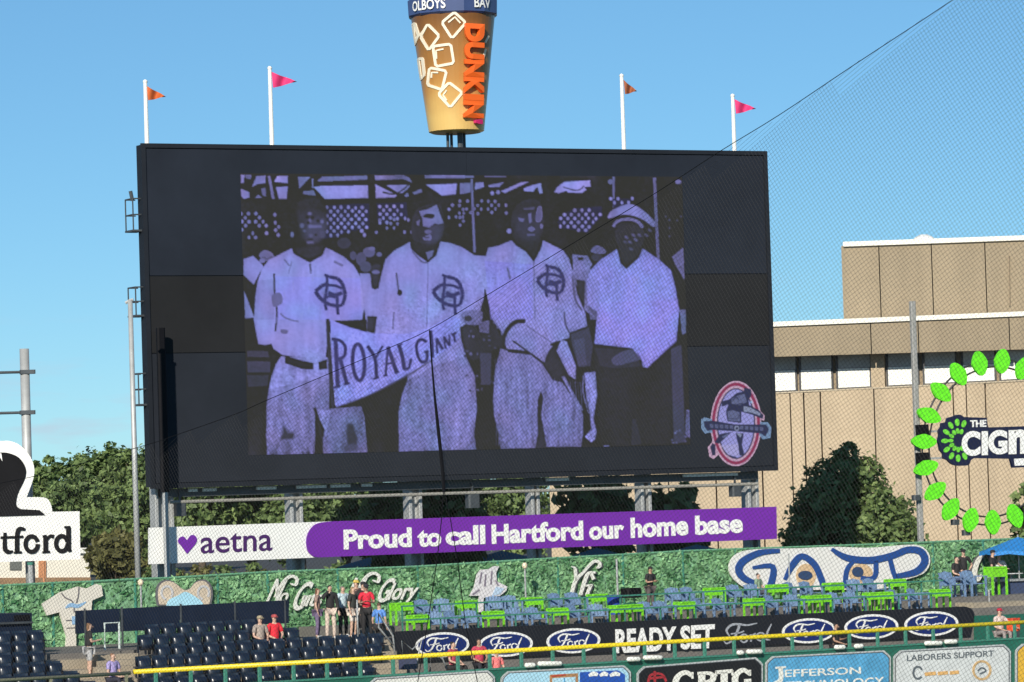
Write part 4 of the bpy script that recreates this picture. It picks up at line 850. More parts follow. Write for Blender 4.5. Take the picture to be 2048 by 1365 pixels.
for i in range(len(ftop) - 1):
    x0, x1 = ftop[i][0], ftop[i + 1][0]; s0, s1 = FENCE.s_of(x0), FENCE.s_of(x1); z0, z1 = ftopz(x0), ftopz(x1); zz = 6.0
    pn = MB().prism([FENCE.sz(s0 + .02, zz), FENCE.sz(s1 - .02, zz), FENCE.sz(s1 - .02, z1), FENCE.sz(s0 + .02, z0)], -FENCE.n * .06).build('fence_panel', 'ivyback', fe_)
    MB().tube([FENCE.sz(s0, zz, .02), FENCE.sz(s0, z0 + .05, .02)], .045, 6).build('post', 'postgreen', fe_)
    MB().tube([FENCE.sz(s0, z0 + .02, .02), FENCE.sz(s1, z1 + .02, .02)], .04, 6).build('top_rail', mat('railgreen', (.14, .34, .20), .5, .1), fe_)
    g = np.random.default_rng(i + 50); smooth_bay = (i in (3, 4)); n = int((s1 - s0) * (120 if smooth_bay else 330))
    u = g.random(n); s = s0 + (s1 - s0) * u; zt_ = z0 + (z1 - z0) * u; z = zz + (zt_ - zz) * g.random(n) ** .8
    Cc = np.stack([np.array(FENCE.o)[k] + np.array(FENCE.u)[k] * s + np.array(FENCE.n)[k] * (.01 + .05 * g.random(n)) for k in range(2)] + [z], 1)
    tint = .45 + .35 * np.sin(s * 3.1 + np.sin(z * 4)) * np.sin(z * 5 + s)
    scatter('ivy_leaves', Cc, np.tile(np.array(FENCE.n), (n, 1)), .12, 'ivyleaf', pn, tint, .55, 1.7, seed=i + 90)

# ---- cut-out panels hung on the fence
jb = thing('jersey_panel', 'white jersey shaped panel hung on the green fence', 'panel', FENCE.at(160, 1300))
J_ = lambda *p: [(x / 4.876, 1110 + y / 4.876) for x, y in p]
slab('shirt', J_((410, 480), (590, 365), (760, 310), (850, 330), (940, 285), (990, 300), (1005, 400), (900, 445), (890, 560), (740, 560), (745, 940), (640, 940), (650, 800), (590, 590), (580, 560), (460, 592)), FENCE, .10, .08, mat('jersey', (.70, .66, .58), .7, .06, 2.0), jb)
mat('jline', (.16, .15, .16), .6, .1); mat('jblue', (.28, .46, .68), .5, .08)
for p, w in ((J_((600, 375), (640, 420), (710, 460), (725, 560)), 2.4), (J_((770, 315), (765, 400), (745, 470)), 2.4), (J_((645, 640), (730, 640)), 2.2), (J_((650, 715), (730, 712)), 1.8)): stroke('trim_line', p, w, FENCE, .182, .012, 'jline', jb)
stroke('script_mark', J_((640, 520), (690, 490), (760, 500), (840, 460)), [2, 8, 7, 2], FENCE, .184, .012, 'jblue', jb)
slab('sleeve_band', J_((700, 600), (742, 600), (742, 680), (705, 680)), FENCE, .184, .012, 'jblue', jb)
hp = thing('horned_plaque', 'beige and blue two lobed plaque on the fence above the navy seats', 'plaque', FENCE.at(370, 1215))
lob = catmull([(315, 1212), (312, 1190), (316, 1170), (330, 1160), (348, 1164), (362, 1176), (372, 1180), (382, 1176), (392, 1164), (408, 1159), (421, 1168), (426, 1188), (422, 1212)], 3, False)
slab('plate', lob, FENCE, .10, .06, mat('plq_line', (.14, .14, .15), .5, .1), hp)
inn = [(370 + (x - 370) * .93, 1188 + (y - 1188) * .9) for x, y in lob]; slab('face', inn, FENCE, .165, .012, mat('plq', (.62, .52, .40), .6, .15, 2.0), hp)
slab('blue_field', catmull([(333, 1212), (338, 1200), (355, 1192), (371, 1184), (388, 1192), (402, 1202), (408, 1212)], 3), FENCE, .182, .012, mat('plq_blue', (.40, .70, .85), .5, .1), hp)
for cx in (334, 407): stroke('curl', ell(cx, 1186, 11, 13, 18, R(100), R(400)), 4.5, FENCE, .182, .012, mat('plq_grey', (.55, .55, .56), .5, .1), hp, smooth=False)
# white script lettering: No Guts No Glory
sc = thing('script_sign', 'large white slanted script lettering on the ivy fence', 'sign', FENCE.at(680, 1240))
mat('script', (.74, .74, .68), .6, .05)
def slant(s_, x0, x1, yb, yt, sl=.42, bold=.012):
    h = yb - yt; return text_on('script_word', s_, FENCE, .12, .05, [(x0, yb), (x1, yb - (x1 - x0) * .04), (x1 + sl * h, yt - (x1 - x0) * .04), (x0 + sl * h, yt)], 'script', sc, bold)
slant('N', 533, 556, 1204, 1158, .45); slant('o', 556, 572, 1206, 1186, .42); slant('G', 580, 604, 1222, 1164, .45); slant('uts', 600, 640, 1214, 1186, .42)
stroke('swash', [(550, 1195), (566, 1166), (582, 1153), (594, 1158), (592, 1170), (582, 1168)], [3, 5, 6, 6, 5, 3], FENCE, .12, .05, 'script', sc)
slant('N', 690, 714, 1205, 1156, .45); slant('o', 716, 730, 1204, 1184, .42); slant('G', 750, 772, 1206, 1157, .45); slant('lory', 770, 824, 1212, 1166, .42)
stroke('swash', [(712, 1190), (728, 1160), (745, 1147), (758, 1152), (757, 1164), (746, 1161)], [3, 5, 6, 6, 5, 3], FENCE, .12, .05, 'script', sc)
hat = thing('flame_plaque', 'pale flame topped plaque with grey stripes on the ivy fence', 'plaque', FENCE.at(980, 1225))
X_ = lambda *p: [(740 + x / 4.876, 1110 + y / 4.876) for x, y in p]
slab('plate', X_((975, 400), (1020, 320), (1050, 190), (1085, 145), (1160, 140), (1215, 110), (1260, 112), (1230, 180), (1240, 260), (1340, 310), (1330, 350), (1270, 400), (1110, 420), (1105, 560), (1060, 560), (1070, 400)), FENCE, .10, .07, mat('hatw', (.66, .64, .66), .6, .06), hat)
for p in (X_((1090, 170), (1070, 280)), X_((1130, 190), (1120, 310)), X_((1190, 160), (1180, 290)), X_((1225, 250), (1250, 300)), X_((1070, 340), (1000, 390))): stroke('stripe', p, 3, FENCE, .172, .012, mat('hatg', (.22, .19, .24), .5, .1), hat)
slab('blue_field', X_((1230, 310), (1310, 330), (1270, 385), (1190, 400)), FENCE, .172, .012, mat('hatb', (.45, .58, .74), .5, .1), hat)
yg = thing('monogram_plaque', 'white Y and G monogram with grey shadow on the ivy fence', 'plaque', FENCE.at(1170, 1195))
Y_ = lambda *p: [(1120 + x / 6.4, 1100 + y / 6.4) for x, y in p]
mat('ygs', (.12, .12, .13), .6, .1)
for dx, off, mk in ((2.5, .10, 'ygs'), (0, .15, 'script')):
    nm = 'shadow_stroke' if dx else 'letter_stroke'
    for p, w in ((Y_((150, 215), (195, 240), (205, 340), (210, 400)), [2, 5, 6, 5]), (Y_((150, 580), (200, 400), (300, 290), (390, 190), (450, 145), (505, 165), (510, 210), (470, 235)), [6, 7, 5, 5, 6, 6, 6, 3]), (Y_((455, 290), (370, 300), (320, 400), (265, 580)), [4, 6, 7, 6]), (Y_((400, 300), (435, 380)), 6), (Y_((330, 460), (420, 450)), 4), (Y_((400, 450), (370, 520), (345, 590)), 6)):
        stroke(nm, [(x + dx, y + dx * .4) for x, y in p], w, FENCE, off, .04, mk, yg)
# big white panel with blue letters
gp = thing('wide_letter_panel', 'wide white panel with round blue letters on the fence', 'sign', FENCE.at(1660, 1180))
bo = catmull([(1459, 1142), (1464, 1118), (1486, 1103), (1530, 1098), (1600, 1097), (1665, 1094), (1740, 1096), (1800, 1091), (1838, 1091), (1857, 1106), (1860, 1128), (1846, 1148), (1806, 1162), (1782, 1176), (1690, 1180), (1600, 1180), (1510, 1180), (1476, 1167)], 3, True)
slab('plate', bo, FENCE, .12, .07, mat('gpw', (.74, .73, .70), .6, .04), gp)
mat('gpb', srgb(36, 74, 140), .5, .06); mat('gpo', (.66, .47, .28), .6, .08)
for c_ in ((1612, 1152, 20, 24), (1722, 1148, 24, 20)): slab('eye_field', ell(*c_), FENCE, .192, .01, 'gpo', gp)
for p, w in (([(1560, 1102), (1520, 1106), (1488, 1122), (1478, 1140), (1490, 1158), (1520, 1170)], [8, 12, 14, 14, 13, 9]), ([(1506, 1136), (1546, 1134), (1542, 1172)], [6, 11, 13]), ([(1570, 1160), (1586, 1130), (1604, 1113), (1628, 1128), (1642, 1155), (1648, 1176)], [6, 12, 12, 13, 12, 11]), ([(1664, 1099), (1694, 1116), (1740, 1121), (1784, 1112), (1816, 1100), (1842, 1104), (1850, 1124), (1832, 1144), (1792, 1153)], [7, 13, 14, 13, 13, 14, 14, 13, 9]), ([(1690, 1176), (1694, 1142), (1706, 1124)], [8, 9, 7]), ([(1752, 1122), (1752, 1148), (1742, 1158), (1722, 1156)], 9), ([(1781, 1120), (1786, 1140), (1794, 1164)], [9, 9, 8])):
    stroke('letter_stroke', p, w, FENCE, .192, .035, 'gpb', gp)
for c_ in ((1611, 1151, 14, 9), (1716, 1144, 11, 10)): slab('pupil', ell(*c_), FENCE, .205, .03, mat('gpn', (.03, .06, .14), .5, .1), gp)
sg = thing('swoosh_panel', 'white curved letter cut out on the fence beside the blue umbrella', 'panel', FENCE.at(1970, 1175))
for p, w in (([(1975, 1104), (1958, 1120), (1950, 1145), (1956, 1160), (1964, 1150)], [3, 8, 9, 7, 4]), ([(1992, 1100), (1982, 1118)], [8, 6])):
    stroke('letter_stroke', [(x - 2, y + 1) for x, y in p], [v + 5 for v in w], FENCE, .10, .04, 'ygs', sg); stroke('letter_stroke', p, w, FENCE, .145, .04, 'script', sg)

# ------------------------------------------------------------------ black sponsor board in front of the terrace
fb = thing('sponsor_board', 'long black terrace front board with blue oval logos and white lettering', 'sign board', FORD.at(1370, 1330))
fT = lambda x: 1263 - (x - 800) * .0438; fB = lambda x: fT(x) + 62 - (x - 800) * .003
slab('panel', [(790, fB(790)), (790, fT(790) + 6), (796, fT(796))] + [(1930, fT(1930)), (1942, fT(1942) + 4), (1948, fT(1948) + 12), (1946, fT(1946) + 30), (1940, fB(1940))], FORD, -.11, .11, mat('fordblack', (.012, .012, .016), .4, .15), fb)
slab('base', [(800, fB(800) + 45), (800, fB(800) - 6), (1946, fB(1946) - 6), (1946, fB(1946) + 40)], FORD, -.25, .12, 'wallgreen', fb)
mat('fordblue', srgb(22, 40, 104), .35, .05); mat('fordgrey', (.34, .36, .40), .5, .05)
def ford_script(cx, cy, k, par, off, mk, tilt=-.05):
    """flowing script word drawn with strokes; k = pixels per unit"""
    T = lambda *p: [(cx + x * k, cy + y * k + x * k * tilt) for x, y in p]
    for p, w in ((T((-26, 2), (-30, -6), (-24, -13), (-14, -14), (-2, -12), (12, -14)), [1.5, 2.6, 3.2, 3, 2.5, 1.5]), (T((-12, -13), (-16, -2), (-22, 8), (-30, 12), (-34, 8)), [3.2, 3, 2.6, 2, 1.2]), (T((-24, -1), (-12, -2), (-6, -4)), 1.8),
                 (T(*ell(-6, 6, 5, 5.5, 12)), 2.2), (T((3, 1), (4, 8), (3, 11)), 2.2), (T((4, 3), (10, 0)), 2.2), (T(*ell(17, 5, 5.5, 5.5, 12)), 2.2), (T((32, -12), (27, -2), (24, 8), (30, 10)), [1.2, 2.4, 2.6, 1.4])):
        stroke('script_stroke', p, [v * k for v in w] if isinstance(w, list) else w * k, FORD, off, .02, mk, par)
ovals = [(885, 1290), (1012, 1289), (1147, 1282), (1618, 1262), (1743, 1254), (1863, 1248)]
for cx, cy in ovals:
    ov = slab('oval_logo', ell(cx, cy, 54, 25, 36, rot=-.05), FORD, .003, .015, 'signwhite', fb)
    slab('oval_face', ell(cx, cy, 48.5, 20.5, 36, rot=-.05), FORD, .0185, .012, 'fordblue', ov)
    ford_script(cx, cy, 1.0, ov, .031, 'signwhite')
ford_script(1497, 1268, 1.45, fb, .003, 'fordgrey')
text_on('slogan_lettering', 'READY', FORD, .003, .02, [(1232, 1307), (1352, 1301), (1353, 1253), (1231, 1259)], 'signwhite', fb, .035)
text_on('slogan_lettering', 'SET', FORD, .003, .02, [(1362, 1300), (1428, 1297), (1430, 1248), (1361, 1252)], 'signwhite', fb, .035)

# ------------------------------------------------------------------ outfield wall, yellow rail, sign boards
ow = thing('outfield_wall', 'green outfield wall below the yellow rail', 'wall', WALL.sz(15, 0))
wz = 5.50
for i in range(16):
    s0 = -14 + i * 3.6
    MB().prism([WALL.sz(s0 + .01, .06), WALL.sz(s0 + 3.59, .06), WALL.sz(s0 + 3.59, wz), WALL.sz(s0 + .01, wz)], -WALL.n * .22).build('wall_panel', 'wallgreen', ow)
MB().prism([WALL.sz(-14, wz + .002, .03), WALL.sz(43.6, wz + .002, .03), WALL.sz(43.6, wz + .05, .03), WALL.sz(-14, wz + .05, .03)], -WALL.n * .28).build('wall_cap', 'postgreen', ow)
RZ = 10.5 - (1287 - 988.6) * 119.9 / FPX
s_y0 = WALL.s_of(262)
rl = thing('yellow_rail', 'yellow pipe rail on green posts along the outfield wall', 'railing', WALL.sz(s_y0, wz + .05))
MB().tube([WALL.sz(s_y0, RZ, -.12), WALL.sz(43, RZ, -.12)], .068, 10).build('top_pipe', 'yellow', rl, smooth=True)
s = WALL.s_of(306)
while s < 43:
    MB().box(WALL.sz(s, (wz + .05 + RZ) / 2, -.12), .11, .07, RZ - wz - .05, WALL.yaw, .01).build('post', 'postgreen', rl); s += 1.09
dr = thing('dull_rail', 'dull olive rail running on from the yellow rail past the aisle', 'railing', WALL.sz(-14, wz + .05))
MB().tube([WALL.sz(-14, RZ - .03, -.12), WALL.sz(s_y0 - .1, RZ - .03, -.12)], .05, 8).build('top_pipe', 'dull_rail', dr, smooth=True)
for s in (-12.5, -10, -7.5, -5, -2.5, -.2): MB().box(WALL.sz(s, (wz + .05 + RZ) / 2, -.12), .07, .07, RZ - wz - .1, WALL.yaw).build('post', 'dull_rail', dr)
SG = WALL.shift(.02)
def sign(name, label, x0, x1, ytl, ytr, mk, frame=(.55, .57, .58), depth=92):
    """board with notched corners, frame and face"""
    t = thing(name, label, 'sign board', SG.at((x0 + x1) / 2, ytl + depth), 'sponsor boards on the outfield wall')
    y = lambda x: ytl + (ytr - ytl) * (x - x0) / (x1 - x0)
    def outline(i, c):
        a, b = x0 + i, x1 - i
        return [(a, y(a) + depth - i), (a, y(a) + c + i), (a + c * .35, y(a) + c * .55 + i), (a + c, y(a) + i), (b - c, y(b) + i), (b - c * .35, y(b) + c * .55 + i), (b, y(b) + c + i), (b, y(b) + depth - i)]
    slab('frame', outline(0, 14), SG, 0, .06, mat(name + '_fr', frame, .4, .1, metal=.2), t)
    slab('frame_line', outline(3, 13), SG, .061, .012, 'steel_dark', t)
    slab('face', outline(4.6, 12), SG, .074, .012, mk, t)
    return t
mat('face_white', (.74, .73, .69), .5, .08, 1.5); mat('face_sky', (.40, .66, .82), .4, .12, 1.2); mat('face_black', (.012, .011, .013), .4, .15); mat('face_blue', (.10, .36, .62), .4, .28, 1.6); mat('face_grey', (.64, .66, .67), .5, .12, 1.5); mat('face_gold', (.74, .44, .05), .5, .1, 1.5)
sign('white_sign', 'plain white sponsor board with notched corners on the wall', 738, 990, 1356, 1341, 'face_white')
t2 = sign('sky_sign', 'light blue sponsor board with framed picture on the wall', 1003, 1262, 1343, 1331, 'face_sky')
slab('blue_field', [(1160, 1400), (1160, 1345), (1236, 1341), (1250, 1350), (1250, 1400)], SG, .087, .01, mat('fieldblue', srgb(40, 84, 176), .4, .1), t2)
slab('picture_frame', [(1100, 1400), (1100, 1350), (1156, 1347), (1156, 1400)], SG, .087, .02, mat('picwood', (.42, .22, .10), .5, .2), t2); slab('picture', [(1105, 1400), (1105, 1357), (1151, 1354), (1151, 1400)], SG, .108, .01, mat('picsky', (.45, .68, .82), .4, .2, 3), t2)
stroke('picture_line', [(1129, 1356), (1129, 1400)], 2.5, SG, .119, .008, 'face_blue', t2); stroke('red_line', [(1103, 1353), (1132, 1350)], 3, SG, .109, .012, mat('redp', (.5, .06, .03), .5, .1), t2)
for a_, b_ in ((1178, 1196), (1200, 1216), (1220, 1240)): stroke('blurred_lettering', [(a_, 1352), ((a_ + b_) / 2, 1348), (b_, 1350)], [5, 9, 6], SG, .098, .01, 'signwhite', t2)
t3 = sign('black_sign', 'black sponsor board reading CRTG with red emblem on the wall', 1275, 1526, 1333, 1315, 'face_black')
S_ = lambda *p: [(1270 + x / 2.632, 1280 + y / 2.632) for x, y in p]
mat('wtext', (.78, .77, .72), .5, .04)
for p, w in ((S_((300, 190), (270, 172), (235, 185), (215, 220), (225, 260)), [9, 10, 11, 14, 14]), (S_((303, 170), (303, 205)), 4), (S_((352, 180), (352, 260)), 14), (S_((330, 178), (390, 176), (412, 192), (408, 212), (385, 222), (355, 222)), [7, 8, 12, 12, 9, 6]), (S_((318, 262), (385, 262)), 6), (S_((425, 172), (515, 164)), 7.5), (S_((428, 165), (428, 192)), 4), (S_((513, 160), (513, 188)), 4), (S_((470, 170), (470, 260)), 14), (S_((605, 182), (575, 160), (545, 172), (527, 205), (535, 260)), [8, 10, 11, 14, 14]), (S_((606, 158), (606, 190)), 4), (S_((575, 215), (612, 213)), 6)):
    stroke('letter_stroke', p, [v * .9 for v in w] if isinstance(w, list) else w, SG, .087, .012, 'wtext', t3)
mat('redmark', (.40, .03, .04), .5, .1)
for p in (S_((70, 225), (80, 190), (110, 178), (145, 185), (165, 220)), S_((105, 165), (105, 230)), S_((75, 205), (160, 195))): stroke('emblem_stroke', p, 4.5, SG, .087, .012, 'redmark', t3)
t4 = sign('blue_sign', 'shiny blue sponsor board reading Jefferson Technology on the wall', 1532, 1782, 1313, 1301, 'face_blue')
stroke('initial', S_((765, 145), (770, 180), (765, 215), (735, 232)), 9, SG, .087, .012, 'wtext', t4); stroke('initial', S_((740, 148), (795, 144)), 4, SG, .087, .012, 'wtext', t4)
text_on('board_lettering', 'EFFERSON', SG, .087, .012, [(1570, 1355), (1722, 1348), (1722, 1334), (1570, 1340)], 'wtext', t4, .012)
text_on('board_lettering', 'TECHNOLOGY', SG, .087, .012, [(1572, 1384), (1768, 1372), (1768, 1354), (1572, 1364)], 'wtext', t4, .012)
t5 = sign('pale_sign', 'pale grey sponsor board reading Laborers Support on the wall', 1788, 2022, 1301, 1289, 'face_grey')
text_on('board_lettering', 'LABORERS SUPPORT', SG, .087, .012, [(1814, 1323), (1988, 1313), (1988, 1301), (1814, 1311)], mat('inkgrey', (.12, .14, .16), .5, .1), t5, .012)
stroke('ring_emblem', ell(1964, 1341, 17, 18, 26), 4.5, SG, .087, .012, mat('tanp', (.60, .40, .20), .5, .1), t5, True, False)
stroke('ring_mark', [(1956, 1342), (1964, 1336), (1972, 1342), (1960, 1348)], 3, SG, .087, .012, 'inkgrey', t5); stroke('round_emblem', ell(1836, 1346, 9, 12, 20, R(40), R(330)), 4, SG, .087, .012, 'inkgrey', t5, smooth=False)
for a_, b_ in ((1850, 1872), (1876, 1896), (1900, 1918)): stroke('blurred_lettering', [(a_, 1349 - (a_ - 1850) * .05), (b_, 1348 - (b_ - 1850) * .05)], 7, SG, .087, .012, mat('orangep', (.72, .42, .16), .5, .1), t5)
sign('gold_sign', 'golden yellow sponsor board at the end of the wall signs', 2032, 2270, 1288, 1276, 'face_gold')
# small white floodlights on the wall cap
for x0, x1, y in ((1050, 1070, 1331), (1076, 1123, 1328), (1254, 1280, 1319), (1287, 1324, 1316), (1474, 1487, 1306), (1493, 1524, 1304), (1669, 1690, 1295), (1709, 1726, 1293), (1849, 1884, 1287), (1889, 1914, 1284)):
    pl = WD(-.16); a, b = pl.at(x0 + 3, y), pl.at(x1 - 3, y - .3); r = .075; dv = (b - a).normalized()
    t = thing('wall_lamp', 'white rounded tube lamp on the outfield wall above the sign boards', 'lamp', (a + b) / 2 - Vector((0, 0, .1)), 'white lamps on the outfield wall')
    MB().tube([a - dv * .06, a - dv * .035, a, b, b + dv * .035, b + dv * .06], [.03, .06, r, r, .06, .03], 10).build('tube', mat('lampwhite', (.86, .86, .80), .3, .03), t, smooth=True)
    MB().box((a + b) / 2 - WALL.n * .08, .06, .17, .06, WALL.yaw).build('bracket', 'steel_dark', t)

# ------------------------------------------------------------------ stag sign at the left
HS = Plane(plan(-40, 130), plan(160, 130.6))
hs = thing('stag_sign', 'black and white cut out sponsor sign with tford lettering behind the fence', 'sign', HS.at(60, 1170))
H_ = lambda *p: [(x / 5.055, 860 + y / 5.055) for x, y in p]
cut = catmull(H_((-400, 300), (-250, 150), (0, 114), (130, 121), (230, 180), (310, 280), (346, 390), (335, 500), (270, 680)), 4) + catmull(H_((275, 682), (450, 686), (510, 740), (530, 832)), 4)
slab('cut_out_panel', cut + H_((530, 845), (-420, 845)), HS, 0, .35, 'signwhite', hs)
inner = catmull(H_((-350, 400), (-200, 270), (0, 230), (120, 245), (210, 300), (262, 400), (250, 500), (180, 650), (165, 760), (210, 802)), 4) + H_((400, 812), (458, 862), (0, 876), (-350, 880))
slab('black_figure', inner, HS, .351, .03, 'black', hs)
slab('white_tuft', H_((-60, 225), (14, 240), (24, 320), (5, 285)), HS, .382, .02, 'signwhite', hs)
slab('name_panel', [(-230, 1030), (159, 1023), (161, 1119), (-230, 1133)], HS, -.02, .36, 'signwhite', hs)
for p, w in ((H_((50, 1040), (50, 1200), (90, 1235), (130, 1225)), [6, 9, 8, 3]), (H_((5, 1090), (130, 1084)), 4.5), (H_((172, 1240), (175, 1050), (205, 1000), (255, 1010)), [9, 9, 8, 5]), (H_((125, 1086), (235, 1080)), 4.5), (H_((140, 1242), (220, 1238)), 4), (H_(*ell(320, 1155, 62, 78, 20)), 8.5), (H_((460, 1075), (462, 1235)), 9.5), (H_((430, 1078), (470, 1070)), 4), (H_((428, 1238), (505, 1233)), 4), (H_((475, 1110), (505, 1075), (545, 1080)), [5, 6, 8]), (H_(*ell(625, 1150, 58, 76, 20)), 8.5), (H_((692, 985), (694, 1225)), 9.5), (H_((650, 985), (710, 980)), 4), (H_((690, 1225), (722, 1222)), 4)):
    stroke('letter_stroke', p, w, HS, .342, .05, 'black', hs)
for x in (49, -120):
    p = HS.at(x + 12, 1160, -.55); zt2 = HS.at(x, 698, -.55).z
    MB().tube([(p.x, p.y, GZ), (p.x, p.y, zt2)], .155, 14).build('post', 'steel', hs, smooth=True)
for y in (744, 825):
    a = HS.at(66, y, -.55); m_ = MB().tube([a, a - HS.u * 6], .045, 8)
    m_.box(a - HS.u * .18, .5, .36, .13, HS.yaw, .03); m_.build('cross_arm', 'steel_dark', hs)
for x, y in ((62, 1130), (88, 1128)):
    p = HS.at(x, 1165, .4); zz = HS.at(x, y, .4).z
    t = thing('bollard_post', 'short grey post under the white lettered sign' if x == 62 else 'thin brown post beside short grey post', 'post', (p.x, p.y, GZ))
    MB().tube([(p.x, p.y, GZ), (p.x, p.y, zz)], .09 if x == 62 else .04, 8).build('shaft', 'steel' if x == 62 else 'bdoor', t)
    MB().tube([(p.x, p.y, zz), (p.x, p.y, zz + .08)], .11 if x == 62 else .05, 8).build('cap', 'postgreen' if x == 62 else 'bdoor', t)
# tall thin pole between fence and board, left
LP = Plane(plan(260, 124.6), plan(300, 124.6)); a = LP.at(276, 1155); zt3 = LP.at(256, 600).z
lp = thing('light_pole', 'tall slim grey pole standing just left of the scoreboard edge', 'pole', (a.x, a.y, GZ))
MB().tube([(a.x, a.y, GZ), (a.x, a.y, zt3)], [.095, .075], 12).build('shaft', 'steel', lp, smooth=True)
MB().tube([(a.x - .15, a.y, zt3 - .1), (a.x, a.y, zt3 - .02), (a.x + .1, a.y, zt3)], .05, 6).build('bracket', 'steel', lp)

# ------------------------------------------------------------------ ring of green leaves with name plaque
RG = Plane(plan(1850, 143), plan(2120, 145.5))
RC = (1985, 884); rx, ry = 136.5, 161.5
rg = thing('leaf_ring_sign', 'ring of bright green leaf shapes around a navy name plaque before the tan building', 'sign', RG.at(1985, 1120))
rr = lambda a, k=1.0: (RC[0] + math.cos(a) * rx * k + math.sin(a) * ry * k * .032 * -1, RC[1] + math.sin(a) * ry * k - math.cos(a) * rx * .032 * k)
mat('leafgreen', srgb(104, 226, 34), .45, .25, 9.0); mat('hoop', (.03, .03, .035), .5, .1)
for k in (0.93, 1.03):
    P = [RG.at(*rr(2 * math.pi * i / 72, k), -.02) for i in range(73)]; MB().tube(P, .035, 6, False).build('hoop', 'hoop', rg)
NL = 19
for i in range(NL):
    a0 = math.pi + 2 * math.pi * (i) / NL + .03; c = rr(a0)
    ang = math.atan2(math.sin(a0) * ry, math.cos(a0) * rx)       # leaves point outwards
    pts = []
    for j in range(20):
        t = 2 * math.pi * j / 20; lx = 25 * math.cos(t); ly = 15.5 * math.sin(t) * (1 - .25 * abs(math.cos(t)))
        pts.append((c[0] + lx * math.cos(ang) - ly * math.sin(ang), c[1] + lx * math.sin(ang) + ly * math.cos(ang)))
    slab('leaf', pts, RG, .03, .10, 'leafgreen', rg)
p = RG.at(1842, 1090, -.25); zt4 = RG.at(1827, 603, -.25).z
MB().box((p.x, p.y, (GZ + zt4) / 2), .20, .18, zt4 - GZ, RG.yaw, .03).build('post', mat('postgrey', (.30, .30, .29), .6, .1), rg)
p2 = RG.at(2128 + 12, 1090, -.25); MB().box((p2.x, p2.y, (GZ + zt4) / 2), .20, .18, zt4 - GZ, RG.yaw, .03).build('post', mat('postgrey', (.30, .30, .29), .6, .1), rg)
for y in (862, 918): slab('junction_box', [(1838, y + 14), (1836, y - 12), (1857, y - 13), (1859, y + 13)], RG, -.12, .2, 'black', rg)
slab('bracket_arm', [(1840, 866), (1840, 862), (1985, 858), (1985, 862)], RG, -.12, .08, 'steel', rg); slab('bracket_arm', [(1840, 920), (1840, 916), (1985, 911), (1985, 915)], RG, -.12, .08, 'steel', rg)
mat('plaque_navy', srgb(24, 28, 58), .4, .08)
G_ = lambda *p: [(1860 + x / 9.75, 810 + y / 9.75) for x, y in p]
lobes = catmull(G_((660, 240), (600, 195), (520, 200), (450, 230), (350, 260), (320, 340), (230, 360), (220, 440), (175, 500), (185, 600), (160, 700), (185, 790), (200, 880), (260, 960), (265, 1040), (350, 1080), (420, 1150), (520, 1185), (640, 1190), (760, 1170), (800, 1080)), 3)
slab('name_plaque', lobes + G_((860, 1040)) + [(2017, 918)] + [(2140, 914), (2140, 850)] + [(1985, 855), (1976, 855), (1974, 836)] , RG, .0, .12, 'plaque_navy', rg)
slab('sub_plaque', [(2020, 916), (2118, 912), (2120, 932), (2026, 936)], RG, -.01, .12, 'plaque_navy', rg); slab('sub_strip', [(2028, 918), (2112, 914), (2112, 928), (2030, 932)], RG, .111, .015, 'signwhite', rg)
mat('petal', srgb(110, 205, 60), .45, .2, 6.0)
for i in range(9):
    a0 = R(62 + i * 29)
    for k, (l, w) in ((1.0, (7.5, 4.6)), (.52, (5.5, 3.6))):
        cx, cy = 1917 + math.cos(a0) * 27 * k * (1 if k == 1 else 1.1), 881 + math.sin(a0) * 36 * k
        if cx > 1936: continue
        slab('petal', ell(cx, cy, l, w, 12, rot=math.atan2(math.sin(a0) * 36, math.cos(a0) * 27)), RG, .121, .02, 'petal', rg)
def rtext(s_, x0, x1, yb, yt, bold): text_on('plaque_lettering', s_, RG, .121, .03, [(x0, yb), (x1, yb - (x1 - x0) * .03), (x1, yt - (x1 - x0) * .03), (x0, yt)], 'signwhite', rg, bold)
rtext('THE', 1941, 1973, 855, 841, .03); rtext('C', 1924, 1961, 913, 863, .05); rtext('I', 1964, 1976, 911, 863, .05); rtext('G', 1977, 2015, 910, 861, .05); rtext('n', 2018, 2056, 909, 860, .05); rtext('A', 2060, 2098, 908, 858, .05)
for x, y in ((1832, 996), (1910, 1045), (1932, 1066)):
    p = RG.at(x, y, -.1); MB().box(p, .28, .25, .2, RG.yaw, .05).build('floodlight', 'steel_dark', rg)
